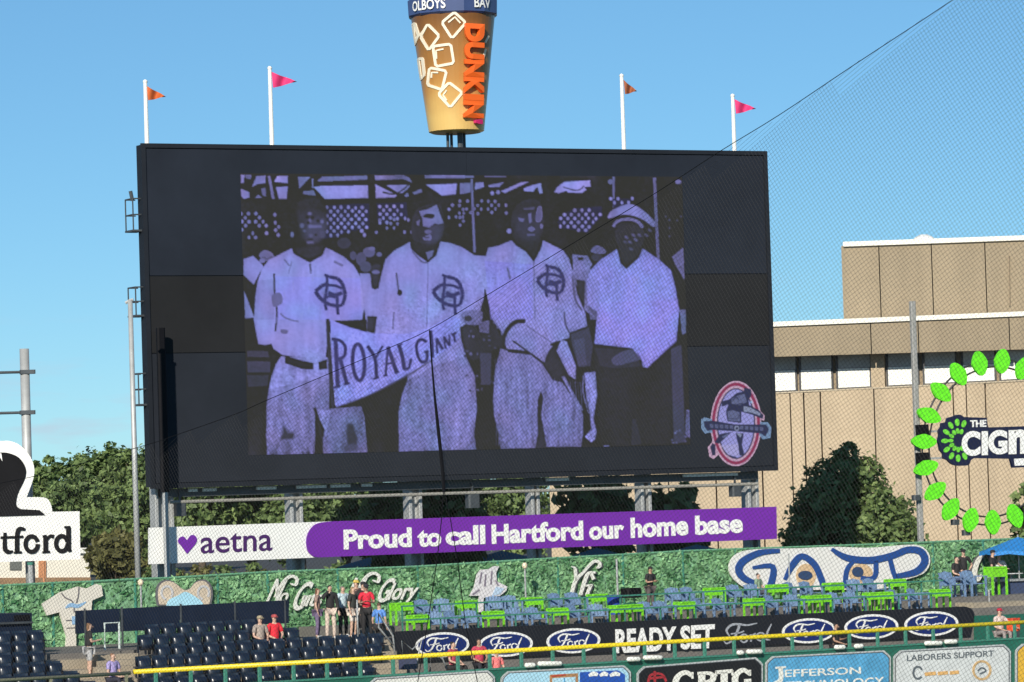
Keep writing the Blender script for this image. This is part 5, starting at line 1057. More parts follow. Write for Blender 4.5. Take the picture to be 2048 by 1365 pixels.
# ------------------------------------------------------------------ stadium seats
def make_seat():
    t = thing('stadium_seat', 'navy folding stadium seat', 'seat', (0, 0, 0), 'navy stadium seats in the stand')
    # curved back: local x along the row, -y towards the field
    V = []; n = 6
    for j in range(5):
        z = .46 + .42 * j / 4; w = .225 - .012 * (j == 4) - .01 * (j == 0); y0 = .10 + .055 * j / 4
        for i in range(n + 1): x = -w + 2 * w * i / n; V.append((x, y0 - .045 * (1 - (x / w) ** 2) * -1 - .03, z))
    Fc = [(j * (n + 1) + i, j * (n + 1) + i + 1, (j + 1) * (n + 1) + i + 1, (j + 1) * (n + 1) + i) for j in range(4) for i in range(n)]
    solid('backrest', [Vector(v) for v in V], Fc, Vector((0, .03, 0)), 'navyseat', t, local=True, smooth=False)
    V = []                                         # folded-up pan, bulging towards the field
    for j in range(5):
        f_ = j / 4; z = .44 + .38 * f_
        for i in range(n + 1): x = -.205 + .41 * i / n; V.append((x, -.02 - .11 * math.sin(math.pi * (.2 + .72 * f_)) * (1 - .75 * (x / .205) ** 2), z))
    solid('seat_pan', [Vector(v) for v in V], Fc, Vector((0, .035, 0)), 'navyseat', t, local=True, smooth=True)
    for sx in (-.245, .245):
        MB().box((sx, .03, .58), .045, .34, .035, 0, .01).build('armrest', 'navyseat', t, local=True)
        MB().box((sx, .06, .29), .035, .08, .55).build('standard', 'navyseat', t, local=True)
    return t
seat0 = make_seat(); used = False
def place_seat(px, k):
    global used
    d = ROW_D0 + ROW_DD * k; pl = WD(d); s = pl.s_of(px); loc = pl.sz(s, ROW_Z0 + ROW_DZ * k)
    o = seat0 if not used else copy_tree(seat0); used = True
    o.location = loc; o.rotation_euler = (0, 0, WALL.yaw)
    side = 'in the block beside the aisle steps' if px > 250 else 'in the small block across the aisle'
    tier_ = ('front', 'second', 'third', 'fourth', 'fifth', 'sixth')[k]
    o['label'] = f'navy folding seat in the {tier_} row {side}'
    o['group'] = f'navy seats of the {tier_} row {side}'
spans = [(0, ((-30, 185), (290, 735))), (1, ((-30, 155), (285, 735))), (2, ((-30, 125), (280, 748))), (3, ((-30, 75), (320, 750))), (4, ((-30, 75), (285, 600))), (5, ((-30, 70), (300, 500)))]
for k, sp in spans:
    for a, b in sp:
        x = a
        while x < b: place_seat(x, k); x += 33.5 - k * .25
# navy back panels of the stand
nb = thing('navy_screen', 'long navy solid screen wall behind the upper seat rows', 'screen wall', WD(7.2).at(370, 1265))
pl = WD(7.2)
for i, (x0, x1) in enumerate(((152, 240), (242, 360), (362, 470), (472, 578))):
    y = lambda x: 1222 - (x - 152) * .050
    slab('panel', [(x0, y(x0) + 46), (x0, y(x0)), (x1, y(x1)), (x1, y(x1) + 46)], pl, -.06 + .004 * i, .06, 'navy', nb)
for x in (170, 244, 362, 470, 570):
    a = pl.at(x, 1222 - (x - 152) * .05 + 20); MB().tube([(a.x, a.y, 6.4), (a.x, a.y, a.z + .35)], .035, 6).build('post', 'steel_dark', nb)
nb2 = thing('navy_booth', 'dark navy booth panel at the end of the fence beside the small seat block', 'booth', WD(6.4).at(20, 1290))
slab('panel', [(-120, 1290), (-120, 1232), (64, 1226), (64, 1284)], WD(6.4), -1.0, 1.0, 'navy', nb2); slab('ledge', [(-120, 1254), (-120, 1250), (66, 1243), (66, 1247)], WD(6.4), 0.005, .12, 'steel_dark', nb2)
slab('opening', [(28, 1243), (28, 1231), (60, 1229), (60, 1242)], WD(6.4), .003, .01, 'black', nb2)
fr = thing('pipe_frame', 'pale square pipe frame standing in the aisle before the navy screen', 'frame', WD(4.6).at(222, 1300))
pl = WD(4.6); MB().tube([pl.at(210, 1300), pl.at(209, 1247), pl.at(238, 1245.5), pl.at(239, 1298)], .035, 8).build('pipe', mat('palepipe', (.55, .62, .60), .5, .1), fr)
# aisle steps with hand rails at the end of the block
for px, nm, lab in ((772, 'aisle_steps', 'tan concrete aisle steps with grey handrails at the end of the seat block'), (222, 'aisle_steps', 'tan concrete aisle steps between the two seat blocks')):
    st = thing(nm, lab, 'steps', WD(1).at(px, 1345))
    for k in range(11):
        d0 = .3 + k * .42; pl = WD(d0); s = pl.s_of(px + (0 if px < 300 else (5 - k) * 6 - 6)); z = ROW_Z0 - .1 + .155 * k
        MB().box(pl.sz(s, z / 2 + 2.45), 1.05 if px > 300 else 1.3, .42, z - 4.9 + .001 * k, WALL.yaw, .01).build('step', 'concrete', st)
def handrail(label, pts, r=.028):
    b = pts[0]; t = thing('handrail', label, 'handrail', b)
    MB().tube(pts, r, 8).build('pipe', 'steel', t, smooth=True); return t
pl = WD(3.2); handrail('grey handrail bent beside the person in blue at the steps', [pl.at(790, 1312), pl.at(786, 1272), pl.at(757, 1228), pl.at(757, 1255), pl.at(786, 1290)])
pl = WD(1.0); handrail('small grey handrail loop at the foot of the aisle steps', [pl.at(806, 1335), pl.at(804, 1282), pl.at(824, 1300), pl.at(843, 1281), pl.at(835, 1318), pl.at(834, 1338)])
pl = WD(3.6); handrail('straight grey handrail post among the standing people', [pl.at(716, 1280), pl.at(714, 1200)])
pl = WD(.8); handrail('low grey handrail of crossed pipes before the dim oval logo', [pl.at(860, 1345), pl.at(862, 1302), pl.at(885, 1318), pl.at(893, 1338)])
bx = thing('navy_cart', 'small navy panel cart at the foot of the aisle steps', 'cart', WD(.9).at(820, 1345)); slab('panel', [(808, 1340), (807, 1312), (833, 1311), (834, 1338)], WD(.9), 0, .3, mat('cartnavy', (.06, .07, .13), .5, .1), bx)

# ------------------------------------------------------------------ terrace furniture
def make_table():
    t = thing('lime_table', 'lime green terrace table', 'table', (0, 0, 0), 'lime green tables on the terrace')
    MB().box((0, 0, .70), .62, .50, .04, 0, .02).build('table_top', 'lime', t, local=True)
    for y in (-.21, .21): MB().box((0, y, .57), .56, .03, .22).build('apron', 'lime', t, local=True)
    for x in (-.28, .28): MB().box((x, 0, .57), .03, .39, .22).build('apron', 'lime', t, local=True)
    for x in (-.29, .29):
        for y in (-.21, .21): MB().box((x, y, .34), .06, .06, .68).build('leg', 'lime', t, local=True)
    return t
def make_chair():
    t = thing('slat_chair', 'blue slatted terrace armchair', 'armchair', (0, 0, 0), 'blue slatted chairs on the terrace')
    for i in range(5):
        x = -.2 + .1 * i; MB().add([(x - .042, .20, .36), (x + .042, .20, .36), (x + .042, .36, .72 + .02 * (2 - abs(i - 2))), (x - .042, .36, .72 + .02 * (2 - abs(i - 2))), (x - .042, .225, .36), (x + .042, .225, .36), (x + .042, .385, .72 + .02 * (2 - abs(i - 2))), (x - .042, .385, .72 + .02 * (2 - abs(i - 2)))], [(0, 1, 2, 3), (7, 6, 5, 4), (0, 4, 5, 1), (1, 5, 6, 2), (2, 6, 7, 3), (3, 7, 4, 0)]).build('back_slat', 'chairblue', t, local=True)
    for j in range(4): MB().box((0, -.22 + .12 * j, .37 - .01 * j), .48, .10, .025).build('seat_slat', 'chairblue', t, local=True)
    for x in (-.285, .285):
        MB().box((x, 0, .58), .09, .58, .03, 0, .02).build('armrest', 'chairblue', t, local=True)
        for y in (-.24, .24): MB().box((x * .93, y, .283), .05, .06, .565).build('leg', 'chairblue', t, local=True)
    return t
LMK = {'upper': [(797, 'the steps end of the fence'), (860, 'the word Glory'), (926, 'the bare ivy by the ropes'), (990, 'the flame plaque'), (1060, 'the cream lantern post'), (1140, 'the monogram'), (1188, 'the monogram tail'), (1360, 'the black dressed person'), (1425, 'the ivy beside the wide white panel'), (1486, 'the blue letter G'), (1544, 'the gap after the letter G'), (1600, 'the first round eye letter'), (1661, 'the gap between the eye letters'), (1725, 'the second round eye letter'), (1785, 'the last blue letter'), (1920, 'the two people in black')],
       'lower': [(828, 'the steps end of the black board'), (885, 'the first oval logo from the steps'), (950, 'the gap after the first oval logo'), (1012, 'the second oval logo from the steps'), (1080, 'the gap after the second oval logo'), (1147, 'the third oval logo from the steps'), (1200, 'the gap before READY'), (1255, 'the start of READY'), (1310, 'the end of READY'), (1380, 'the word SET'), (1435, 'the gap after SET'), (1497, 'the grey script word'), (1560, 'the gap after the grey script'), (1618, 'the dim fourth oval logo'), (1680, 'the gap after the fourth oval'), (1743, 'the fifth oval logo'), (1800, 'the gap before the last oval'), (1863, 'the last oval logo')]}
tab0, cha0 = make_table(), make_chair(); fl = {'t': False, 'c': False}
def put(kind, px, d, z, row, scale=1.0, turn=0.0):
    src = tab0 if kind == 't' else cha0
    o = src if not fl[kind] else copy_tree(src); fl[kind] = True
    pl = WD(d); s = pl.s_of(px); o.location = pl.sz(s, z); o.rotation_euler = (0, 0, WALL.yaw + turn); o.scale = (scale, scale, scale)
    w = 'lime green table' if kind == 't' else 'blue slatted armchair'
    lm = min(LMK[row], key=lambda q: abs(q[0] - px))[1]; pre = 'before' if row == 'upper' else 'above'
    o['label'] = f'{w} of the {row} terrace row {pre} {lm}'; o['group'] = f'{w}s of the {row} terrace row'
for px in (797, 926, 1060, 1188, 1421, 1544, 1661, 1785): put('t', px + random.uniform(-3, 3), 8.3 + random.uniform(-.2, .2), 6.66, 'upper', random.uniform(.92, 1), random.uniform(-.1, .1))
for px in (847, 880, 984, 1017, 1114, 1146, 1345, 1378, 1469, 1503, 1584, 1616, 1708, 1742): put('c', px, 8.5, 6.66, 'upper', 1.0, random.uniform(-.4, .4))
for px in (828, 980, 1108, 1232, 1255, 1362, 1500, 1613, 1636, 1735, 1758, 1872): put('t', px + random.uniform(-3, 3), 6.0 + random.uniform(-.15, .15), 6.36, 'lower', .92, random.uniform(-.1, .1))
for px in (866, 905, 935, 1026, 1064, 1150, 1188, 1290, 1322, 1400, 1440, 1545, 1580, 1665, 1700, 1790, 1830): put('c', px, 6.2, 6.36, 'lower', .95, random.uniform(-.4, .4))
for px in (1898, 1940): put('c', px, 8.0, 6.66, 'upper', 1.15)
hi = copy_tree(tab0); pl = WD(7.9); hi.location = pl.sz(pl.s_of(1984), 6.66); hi.scale = (1.05, 1.0, 1.35); hi.rotation_euler = (0, 0, WALL.yaw); hi['label'] = 'taller lime green table beneath the seated person in black'; hi['group'] = 'lime green tables on the terrace'
# drink rails before the two rows
for d, z, x0, x1, lab in ((7.36, 7.24, 800, 1880, 'green drink rail on thin posts before the upper terrace row'), (5.25, 6.88, 800, 1900, 'green drink rail on thin posts before the lower terrace row')):
    pl = WD(d); t = thing('drink_rail', lab, 'railing', pl.sz(pl.s_of(x0), z - .6))
    MB().prism([pl.sz(pl.s_of(x0), z), pl.sz(pl.s_of(x1), z), pl.sz(pl.s_of(x1), z + .045), pl.sz(pl.s_of(x0), z + .045)], -pl.n * .16).build('ledge', 'postgreen', t)
    s = pl.s_of(x0); s1 = pl.s_of(x1)
    while s < s1: MB().box(pl.sz(s, z - .30, -.08), .04, .04, .60, WALL.yaw).build('post', 'postgreen', t); s += 1.35
# heaters, bins and other small things
def thinpole(px, yb, yt, d, mk, label, r=.03, top=True):
    pl = WD(d); a = pl.at(px, yb); b = pl.at(px - (yb - yt) * .032, yt)
    t = thing('lamp_post', label, 'lamp post', a); MB().tube([a, (a.x, a.y, b.z)], r, 8).build('pole', mk, t)
    if top: MB().lathe((a.x, a.y, b.z), [(.04, 0), (.085, .05), (.09, .14), (.04, .2)], 10).build('lantern', mat('lantern', (.78, .66, .48), .4, .1), t, smooth=True)
thinpole(284, 1262, 1172, 9.5, 'steel', 'thin grey lamp post with cream lantern beside the two lobed plaque')
thinpole(1052, 1210, 1138, 10.5, 'steel', 'thin grey lamp post with cream lantern between flame plaque and monogram')
thinpole(1236, 1205, 1118, 9.6, 'steel', 'bare grey post behind the blue bin on the terrace', .035, False)
thinpole(1580, 1190, 1108, 9.6, 'steel', 'slender dark post before the wide blue lettered panel', .025, False)
thinpole(1980, 1240, 1180, 5.4, 'steel', 'thin grey post at the end of the black board', .03, False)
pl = WD(7.9); a = pl.at(1229, 1212); t = thing('blue_bin', 'round blue bin on the terrace beneath the monogram', 'bin', (a.x, a.y, 6.66)); MB().lathe((a.x, a.y, 6.66), [(.20, 0), (.25, .55), (.27, .58), (.27, .62), (.22, .62), (.20, .3)], 16).build('drum', mat('binblue', srgb(36, 66, 160), .4, .1), t, smooth=False)
pl = WD(9.5); a = pl.at(1262, 1190); t = thing('serving_cart', 'black and green serving cart on the terrace before the fence', 'cart', (a.x, a.y, 6.66)); MB().box((a.x, a.y, 7.28), .55, .5, .32, WALL.yaw, .05).build('grill', 'black', t); MB().lathe((a.x, a.y, 6.66), [(.30, 0), (.34, .12), (.28, .25), (.10, .31)], 14).build('dome', 'wallgreen', t, smooth=True)
pl = WD(2.4); a = pl.at(2028, 1290); t = thing('orange_box', 'bright orange cooler box behind the rail end', 'box', (a.x, a.y, 5.05)); MB().box((a.x, a.y, 5.85), .33, .33, .38, WALL.yaw, .03).build('tub', mat('orange', srgb(232, 92, 50), .4, .08), t); MB().box((a.x, a.y, 5.35), .28, .28, .6, WALL.yaw).build('stand', 'steel_dark', t); MB().box((a.x, a.y, 6.06), .36, .36, .04, WALL.yaw, .03).build('lid', mat('orange_lid', srgb(210, 70, 40), .4, .08), t)
# umbrella and counter at the right end
pl = WD(10.2); a = pl.at(2040, 1190); zt_ = pl.at(2040, 1074).z; ze = pl.at(2040, 1102).z
um = thing('patio_umbrella', 'bright blue patio umbrella over the terrace end', 'umbrella', (a.x, a.y, 6.66))
mat('umbblue', srgb(40, 130, 205), .6, .08); V = [Vector((a.x, a.y, zt_))]; n = 8; m_ = MB()
for i in range(n):
    a0, a1 = 2 * math.pi * i / n, 2 * math.pi * (i + 1) / n; rU = 1.38; p0 = Vector((a.x + rU * math.cos(a0), a.y + rU * math.sin(a0), ze)); p1 = Vector((a.x + rU * math.cos(a1), a.y + rU * math.sin(a1), ze)); top_ = V[0]; mid = (p0 + p1) / 2 + Vector((0, 0, .04)); e = Vector((0, 0, .02))
    mm_ = MB().add([top_, p0, mid, p1, p0 - Vector((0, 0, .14)), mid - Vector((0, 0, .12)), p1 - Vector((0, 0, .14)), top_ - e * 2, p0 - e, mid - e, p1 - e], [(0, 1, 2), (0, 2, 3), (1, 4, 5, 2), (2, 5, 6, 3), (7, 9, 8), (7, 10, 9)]); mm_.build('canopy_gore', 'umbblue', um)
    MB().tube([top_ - Vector((0, 0, .04)), p0 - Vector((0, 0, .03))], .012, 5).build('rib', 'steel', um)
MB().tube([(a.x, a.y, 6.66), (a.x, a.y, zt_ + .08)], .025, 8).build('pole', 'steel', um); MB().lathe((a.x, a.y, 6.66), [(.28, 0), (.28, .08), (.06, .12)], 12).build('base', 'steel_dark', um)
pl = WD(8.2); t = thing('navy_counter', 'navy counter on the terrace under the blue umbrella', 'counter', pl.at(2030, 1205)); slab('panel', [(2008, 1204), (2008, 1163), (2120, 1158), (2120, 1199)], pl, -.5, .5, mat('counter', (.05, .07, .14), .5, .1), t); slab('counter_top', [(2004, 1164), (2004, 1160), (2122, 1155), (2122, 1159)], pl, -.6, .7, 'steel', t)
pl = WD(9.6); t = thing('white_table', 'pale round table beneath the blue umbrella', 'table', pl.at(2022, 1185)); a = pl.at(2022, 1147); MB().lathe((a.x, a.y, a.z - .03), [(.42, 0), (.45, .015), (.42, .03)], 18).build('table_top', 'signwhite', t); MB().tube([(a.x, a.y, 6.66), (a.x, a.y, a.z - .03)], .035, 8).build('leg', 'steel', t); MB().lathe((a.x, a.y, 6.66), [(.25, 0), (.25, .04)], 12).build('base', 'steel', t)
t = thing('green_planter_wall', 'low green retaining panel past the end of the black board', 'wall', FORD.at(2010, 1260)); slab('panel', [(1950, 1290), (1950, 1232), (2200, 1222), (2200, 1280)], FORD, -.2, .15, 'wallgreen', t); slab('cap', [(1948, 1234), (1948, 1206), (2200, 1196), (2200, 1224)], FORD, -1.2, 1.0, 'concrete', t)
# ------------------------------------------------------------------ people
def skin(nodes, edges, radii, sub=1):
    me = bpy.data.meshes.new('g'); me.from_pydata(nodes, edges, []); o = bpy.data.objects.new('g', me); COL.objects.link(o)
    md = o.modifiers.new('s', 'SKIN'); md.use_smooth_shade = True; md.branch_smoothing = .6
    for i, r in enumerate(radii): me.skin_vertices[0].data[i].radius = r if isinstance(r, tuple) else (r, r)
    me.skin_vertices[0].data[0].use_root = True
    sb_ = o.modifiers.new('u', 'SUBSURF'); sb_.levels = sub
    bpy.context.view_layer.update(); ev_ = o.evaluated_get(bpy.context.evaluated_depsgraph_get()); out = bpy.data.meshes.new_from_object(ev_)
    bpy.data.objects.remove(o); bpy.data.meshes.remove(me)
    out.polygons.foreach_set('use_smooth', [True] * len(out.polygons)); return out
SK = {'pale': (.56, .36, .27), 'tan': (.42, .25, .17), 'brown': (.20, .11, .07)}
def person(loc, rz, h, label, top, bottom, hair, pose='stand', tone='pale', shorts=False, long_sleeve=False, cap=None, group=None, arms=None, shoe=(.6, .6, .6), lean=0.0, long_hair=False):
    k = h / 1.75
    t = thing('person', label, 'person', loc, group, rz)
    sit = pose == 'sit'
    ph = .52 if sit else .95
    N = {}
    N['pel'] = (0, 0, ph); N['wai'] = (0, -.02 * sit - lean * .3, ph + .17); N['che'] = (0, -.02 - lean * .7, ph + .37); N['nb'] = (0, -.02 - lean, ph + .53); N['nk'] = (0, -.03 - lean * 1.1, ph + .595); N['hd'] = (0, -.045 - lean * 1.2, ph + .68); N['ht'] = (0, -.035 - lean * 1.2, ph + .76)
    arms = arms or ('down', 'down')
    for s, sg in (('l', -1), ('r', 1)):
        a = arms[0 if sg < 0 else 1]
        N['hi' + s] = (sg * .095, 0, ph - .04)
        if sit: N['kn' + s] = (sg * .13, -.43, ph + .0); N['an' + s] = (sg * .13, -.42, .09); N['to' + s] = (sg * .14, -.60, .035)
        elif pose == 'walk': f_ = sg; N['kn' + s] = (sg * .10, -.05 - .14 * f_, .50); N['an' + s] = (sg * .10, .06 - .20 * f_, .09); N['to' + s] = (sg * .11, -.12 - .20 * f_, .035)
        else: N['kn' + s] = (sg * .115, -.02, .50); N['an' + s] = (sg * .125, .02, .09); N['to' + s] = (sg * .145, -.16, .035)
        y0 = -.02 - lean * .9; N['sh' + s] = (sg * .185, y0, ph + .48)
        if a == 'down': e, w = (sg * .245, y0 + .03, ph + .19), (sg * .255, y0 - .05, ph - .05)
        elif a == 'face': e, w = (sg * .30, y0 - .16, ph + .36), (sg * .12, y0 - .24, ph + .62)
        elif a == 'front': e, w = (sg * .25, y0 - .02, ph + .20), (sg * .10, y0 - .26, ph + .24)
        elif a == 'lap': e, w = (sg * .25, y0 - .05, ph + .19), (sg * .09, y0 - .30, ph + .09)
        elif a == 'hip': e, w = (sg * .36, y0 + .08, ph + .24), (sg * .19, y0 - .02, ph + .04)
        elif a == 'reach': e, w = (sg * .33, y0 - .16, ph + .26), (sg * .40, y0 - .36, ph + .16)
        N['el' + s], N['wr' + s] = e, w
        dv = (Vector(w) - Vector(e)).normalized(); side = Vector((1, 0, 0)) - dv * dv.x
        if side.length < .2: side = Vector((0, 1, 0)) - dv * dv.y
        side.normalize(); W = Vector(w); nrm = dv.cross(side)
        N['pa' + s] = tuple(W + dv * .055)
        for q, (off, ln_) in enumerate(((-.030, .062), (-.010, .074), (.011, .070), (.031, .054))):
            b = W + dv * .085 + side * off; N[f'f{q}a{s}'] = tuple(b); N[f'f{q}b{s}'] = tuple(b + dv * ln_ * .55 + nrm * .006); N[f'f{q}c{s}'] = tuple(b + dv * ln_ + nrm * .022)
        b = W + dv * .03 - side * .036 * -sg; N['tha' + s] = tuple(b); N['thb' + s] = tuple(b + dv * .035 + side * .022 * sg)
    key = list(N); ix = {q: i for i, q in enumerate(key)}; nodes = [tuple(Vector(N[q]) * k) for q in key]
    E = [('pel', 'wai'), ('wai', 'che'), ('che', 'nb'), ('nb', 'nk'), ('nk', 'hd'), ('hd', 'ht')]; Rr = {'pel': (.155, .115), 'wai': (.135, .10), 'che': (.165, .115), 'nb': (.085, .075), 'nk': .056, 'hd': (.083, .10), 'ht': (.062, .078)}
    for s in 'lr':
        E += [('pel', 'hi' + s), ('hi' + s, 'kn' + s), ('kn' + s, 'an' + s), ('an' + s, 'to' + s), ('nb', 'sh' + s), ('sh' + s, 'el' + s), ('el' + s, 'wr' + s), ('wr' + s, 'pa' + s), ('wr' + s, 'tha' + s), ('tha' + s, 'thb' + s)]
        Rr.update({'hi' + s: .09, 'kn' + s: .058, 'an' + s: .042, 'to' + s: .036, 'sh' + s: .062, 'el' + s: .043, 'wr' + s: .029, 'pa' + s: (.036, .018), 'tha' + s: .012, 'thb' + s: .010})
        for q in range(4):
            E += [('pa' + s, f'f{q}a{s}'), (f'f{q}a{s}', f'f{q}b{s}'), (f'f{q}b{s}', f'f{q}c{s}')]; Rr.update({f'f{q}a{s}': .0098, f'f{q}b{s}': .0092, f'f{q}c{s}': .0078})
    def rad(q, m_=1.0, add=0.0):
        r = Rr[q]; return tuple((v * m_ + add) * k for v in r) if isinstance(r, tuple) else (r * m_ + add) * k
    def part(name, keys, m_, add, mk, extra=None, sub=1):
        sub_ix = {q: i for i, q in enumerate(keys)}; nd = [nodes[ix[q]] if not (extra and q in extra) else tuple(Vector(extra[q]) * k) for q in keys]
        ed = [(sub_ix[a], sub_ix[b]) for a, b in E if a in sub_ix and b in sub_ix]
        me = skin(nd, ed, [rad(q, m_, add) for q in keys], sub); me.materials.append(mk); o = bpy.data.objects.new(name, me); COL.objects.link(o); o.parent = t; return o
    me = skin(nodes, [(ix[a], ix[b]) for a, b in E], [rad(q) for q in key], 1); me.materials.append(mat('skin_' + tone, SK[tone], .55, .06, 6)); b_ = bpy.data.objects.new('body', me); COL.objects.link(b_); b_.parent = t
    cm = lambda c, n: mat(f'{n}_{c[0]:.3f}_{c[1]:.3f}_{c[2]:.3f}', c, .8, .15, 9)
    lerp = lambda a, b, f_: tuple(Vector(N[a]) * (1 - f_) + Vector(N[b]) * f_)
    ex = {} if long_sleeve else {'ell': lerp('shl', 'ell', .75), 'elr': lerp('shr', 'elr', .75)}
    ks = ['pel', 'wai', 'che', 'nb', 'shl', 'ell', 'shr', 'elr']; 
    if long_sleeve: ks += ['wrl', 'wrr']
    part('shirt', ks, 1.06, .016, cm(top, 'cloth'), ex)
    ex2 = {'knl': lerp('hil', 'knl', .92), 'knr': lerp('hir', 'knr', .92)} if shorts else {'anl': lerp('knl', 'anl', .95), 'anr': lerp('knr', 'anr', .95)}
    ks = ['pel', 'hil', 'knl', 'hir', 'knr'] + ([] if shorts else ['anl', 'anr'])
    part('trousers', ks, 1.02, .014, cm(bottom, 'cloth'), ex2)
    for s in 'lr': part('shoe', ['an' + s, 'to' + s], 1.0, .012, cm(shoe, 'shoe'))
    hd = Vector(N['hd']); htp = Vector(N['ht'])
    hn = [tuple((hd + Vector((0, .045, -.02))) * k), tuple((hd + Vector((0, .030, .05))) * k), tuple((htp + Vector((0, .0, .022))) * k)]; hr = [(.078 * k, .065 * k), (.088 * k, .082 * k), (.058 * k, .060 * k)]; he = [(0, 1), (1, 2)]
    if long_hair: hn.append(tuple((hd + Vector((0, .065, -.16))) * k)); hr.append((.06 * k, .035 * k)); he.append((0, 3))
    me = skin(hn, he, hr, 1); me.materials.append(cm(hair, 'hair')); o = bpy.data.objects.new('hair', me); COL.objects.link(o); o.parent = t
    if cap is not None:
        c = (htp + Vector((0, -.005, -.025))) * k; m_ = MB().lathe(c, [(.098 * k, 0), (.096 * k, .035 * k), (.075 * k, .075 * k), (.03 * k, .09 * k)], 14); m_.box(c + Vector((0, -.13 * k, .006)), .13 * k, .13 * k, .014 * k, 0, .03 * k); m_.build('cap', cm(cap, 'cap'), t, local=True)
    # face: eyes, nose, mouth
    fm = mat('features', (.10, .05, .04), .5, .1)
    for sg in (-1, 1): MB().lathe((hd + Vector((sg * .032, -.093, .008))) * k, [(.010 * k, -.006 * k), (.012 * k, 0), (.008 * k, .006 * k)], 6).build('eye', fm, t, local=True)
    MB().box((hd + Vector((0, -.092, -.062))) * k, .045 * k, .012 * k, .010 * k).build('mouth', fm, t, local=True)
    MB().add([tuple((hd + Vector(v)) * k) for v in ((0, -.094, .012), (-.014, -.092, -.034), (.014, -.092, -.034), (0, -.118, -.03))], [(0, 1, 3), (0, 3, 2), (1, 2, 3), (0, 2, 1)]).build('nose', mat('skin_' + tone, SK[tone]), t, local=True)
    return t
def stand_at(px, d, z): pl = WD(d); return pl.sz(pl.s_of(px), z)
def fz(d): k = (d - ROW_D0 + .55) / ROW_DD; return ROW_Z0 + ROW_DZ * 5 + .15 if k >= 6 else ROW_Z0 + ROW_DZ * int(k)
YW = WALL.yaw; BLK = (.018, .017, .019); CONC = ROW_Z0 + ROW_DZ * 5 + .15
person(stand_at(654, 6.0, CONC - .02), YW - .2, 1.66, 'person in black jacket and beige trousers shading the eyes with one arm', BLK, (.62, .50, .42), (.02, .018, .018), arms=('face', 'down'), long_sleeve=True)
person(stand_at(628, 6.8, CONC), YW + .9, 1.55, 'person with long brown hair and purple trousers behind the black jacket', (.30, .20, .17), (.16, .12, .22), (.16, .07, .04), long_hair=True)
person(stand_at(679, 6.7, CONC), YW + .1, 1.58, 'person in pale blue top and dark trousers in the standing group', (.48, .60, .66), (.015, .015, .018), (.20, .17, .15), arms=('down', 'down'), shorts=False)
person(stand_at(699, 6.2, CONC - .02), YW + .5, 1.58, 'person in white and black top with pale shorts facing the group', (.03, .035, .032), (.70, .62, .56), (.34, .24, .13), shorts=True, long_hair=True)
person(stand_at(706, 7.6, CONC), YW, 1.70, 'person with yellow cap at the back of the standing group', (.08, .05, .05), (.02, .02, .025), (.06, .04, .03), cap=(.62, .46, .10))
person(stand_at(727, 5.9, CONC - .02), YW - .5, 1.62, 'person in bright red shirt and black trousers in the standing group', (.66, .02, .05), BLK, (.05, .03, .025), tone='tan', arms=('front', 'front'), cap=(.02, .02, .03))
person(stand_at(720, 7.4, CONC), YW, 1.64, 'person in black with white sleeve patch behind the red shirt', BLK, BLK, (.02, .015, .015), cap=(.02, .018, .02))
person(stand_at(751, 4.6, 6.0), YW + 2.2, 1.50, 'person in blue t-shirt and black shorts with white socks at the steps', (.10, .25, .62), BLK, (.10, .06, .04), pose='walk', shorts=True, shoe=(.75, .74, .70))
k = 4; d = ROW_D0 + ROW_DD * k - .05
person(stand_at(512, d, ROW_Z0 + ROW_DZ * k), YW, 1.68, 'seated person in grey brown shirt beside the red shirt', (.36, .30, .26), (.28, .25, .26), (.42, .34, .24), pose='sit', arms=('lap', 'lap'), cap=(.36, .30, .20))
person(stand_at(541, d, ROW_Z0 + ROW_DZ * k), YW - .1, 1.70, 'seated person in bright red shirt in the upper seats', (.68, .02, .04), (.36, .30, .30), (.30, .24, .20), pose='sit', arms=('lap', 'lap'), cap=(.45, .08, .08))
person(stand_at(566, d - .5, ROW_Z0 + ROW_DZ * k - .25), YW, 1.05, 'small child in orange beside the seated red shirt', (.62, .34, .12), (.40, .34, .30), (.45, .30, .14), pose='sit', arms=('lap', 'lap'))
person(stand_at(170, 3.9, 5.72), YW + 1.3, 1.62, 'standing person in black top and grey shorts looking at a phone by the aisle', BLK, (.42, .42, .43), (.20, .11, .06), arms=('front', 'front'), shorts=True, long_hair=True, shoe=(.60, .55, .52))
person(stand_at(216, 1.7, 5.32), YW + .3, 1.60, 'seated person in lilac top on the aisle steps', (.36, .30, .58), (.03, .03, .05), (.28, .15, .09), pose='sit', arms=('lap', 'lap'))
LT = 5.05
person(stand_at(895, 2.6, LT), YW + .4, 1.66, 'seated person in dark red shirt behind the rail by the handrails', (.42, .05, .09), BLK, (.02, .018, .018), pose='sit', arms=('lap', 'lap'))
person(stand_at(948, 3.0, LT), YW - .2, 1.70, 'seated person in crimson shirt behind the rail at the first bright oval logo', (.52, .05, .10), (.02, .02, .03), (.03, .02, .02), pose='sit', tone='tan', arms=('lap', 'lap'))
person(stand_at(982, 1.6, LT - .2), YW, 1.56, 'seated person in coral pink shirt behind the yellow rail', (.80, .20, .20), (.03, .03, .04), (.30, .18, .10), pose='sit', arms=('lap', 'lap'))
person(stand_at(1660, 2.0, LT), YW + .5, 1.60, 'dark dressed seated person below the dim oval logo', BLK, BLK, (.02, .018, .018), pose='sit', tone='tan', arms=('lap', 'front'))
person(stand_at(1988, 2.6, LT + .1), YW, 1.66, 'person in pale top with red cap behind the rail past the black board', (.62, .50, .46), (.30, .26, .25), (.08, .05, .04), pose='sit', arms=('lap', 'reach'), cap=(.45, .02, .05))
UT = 6.66
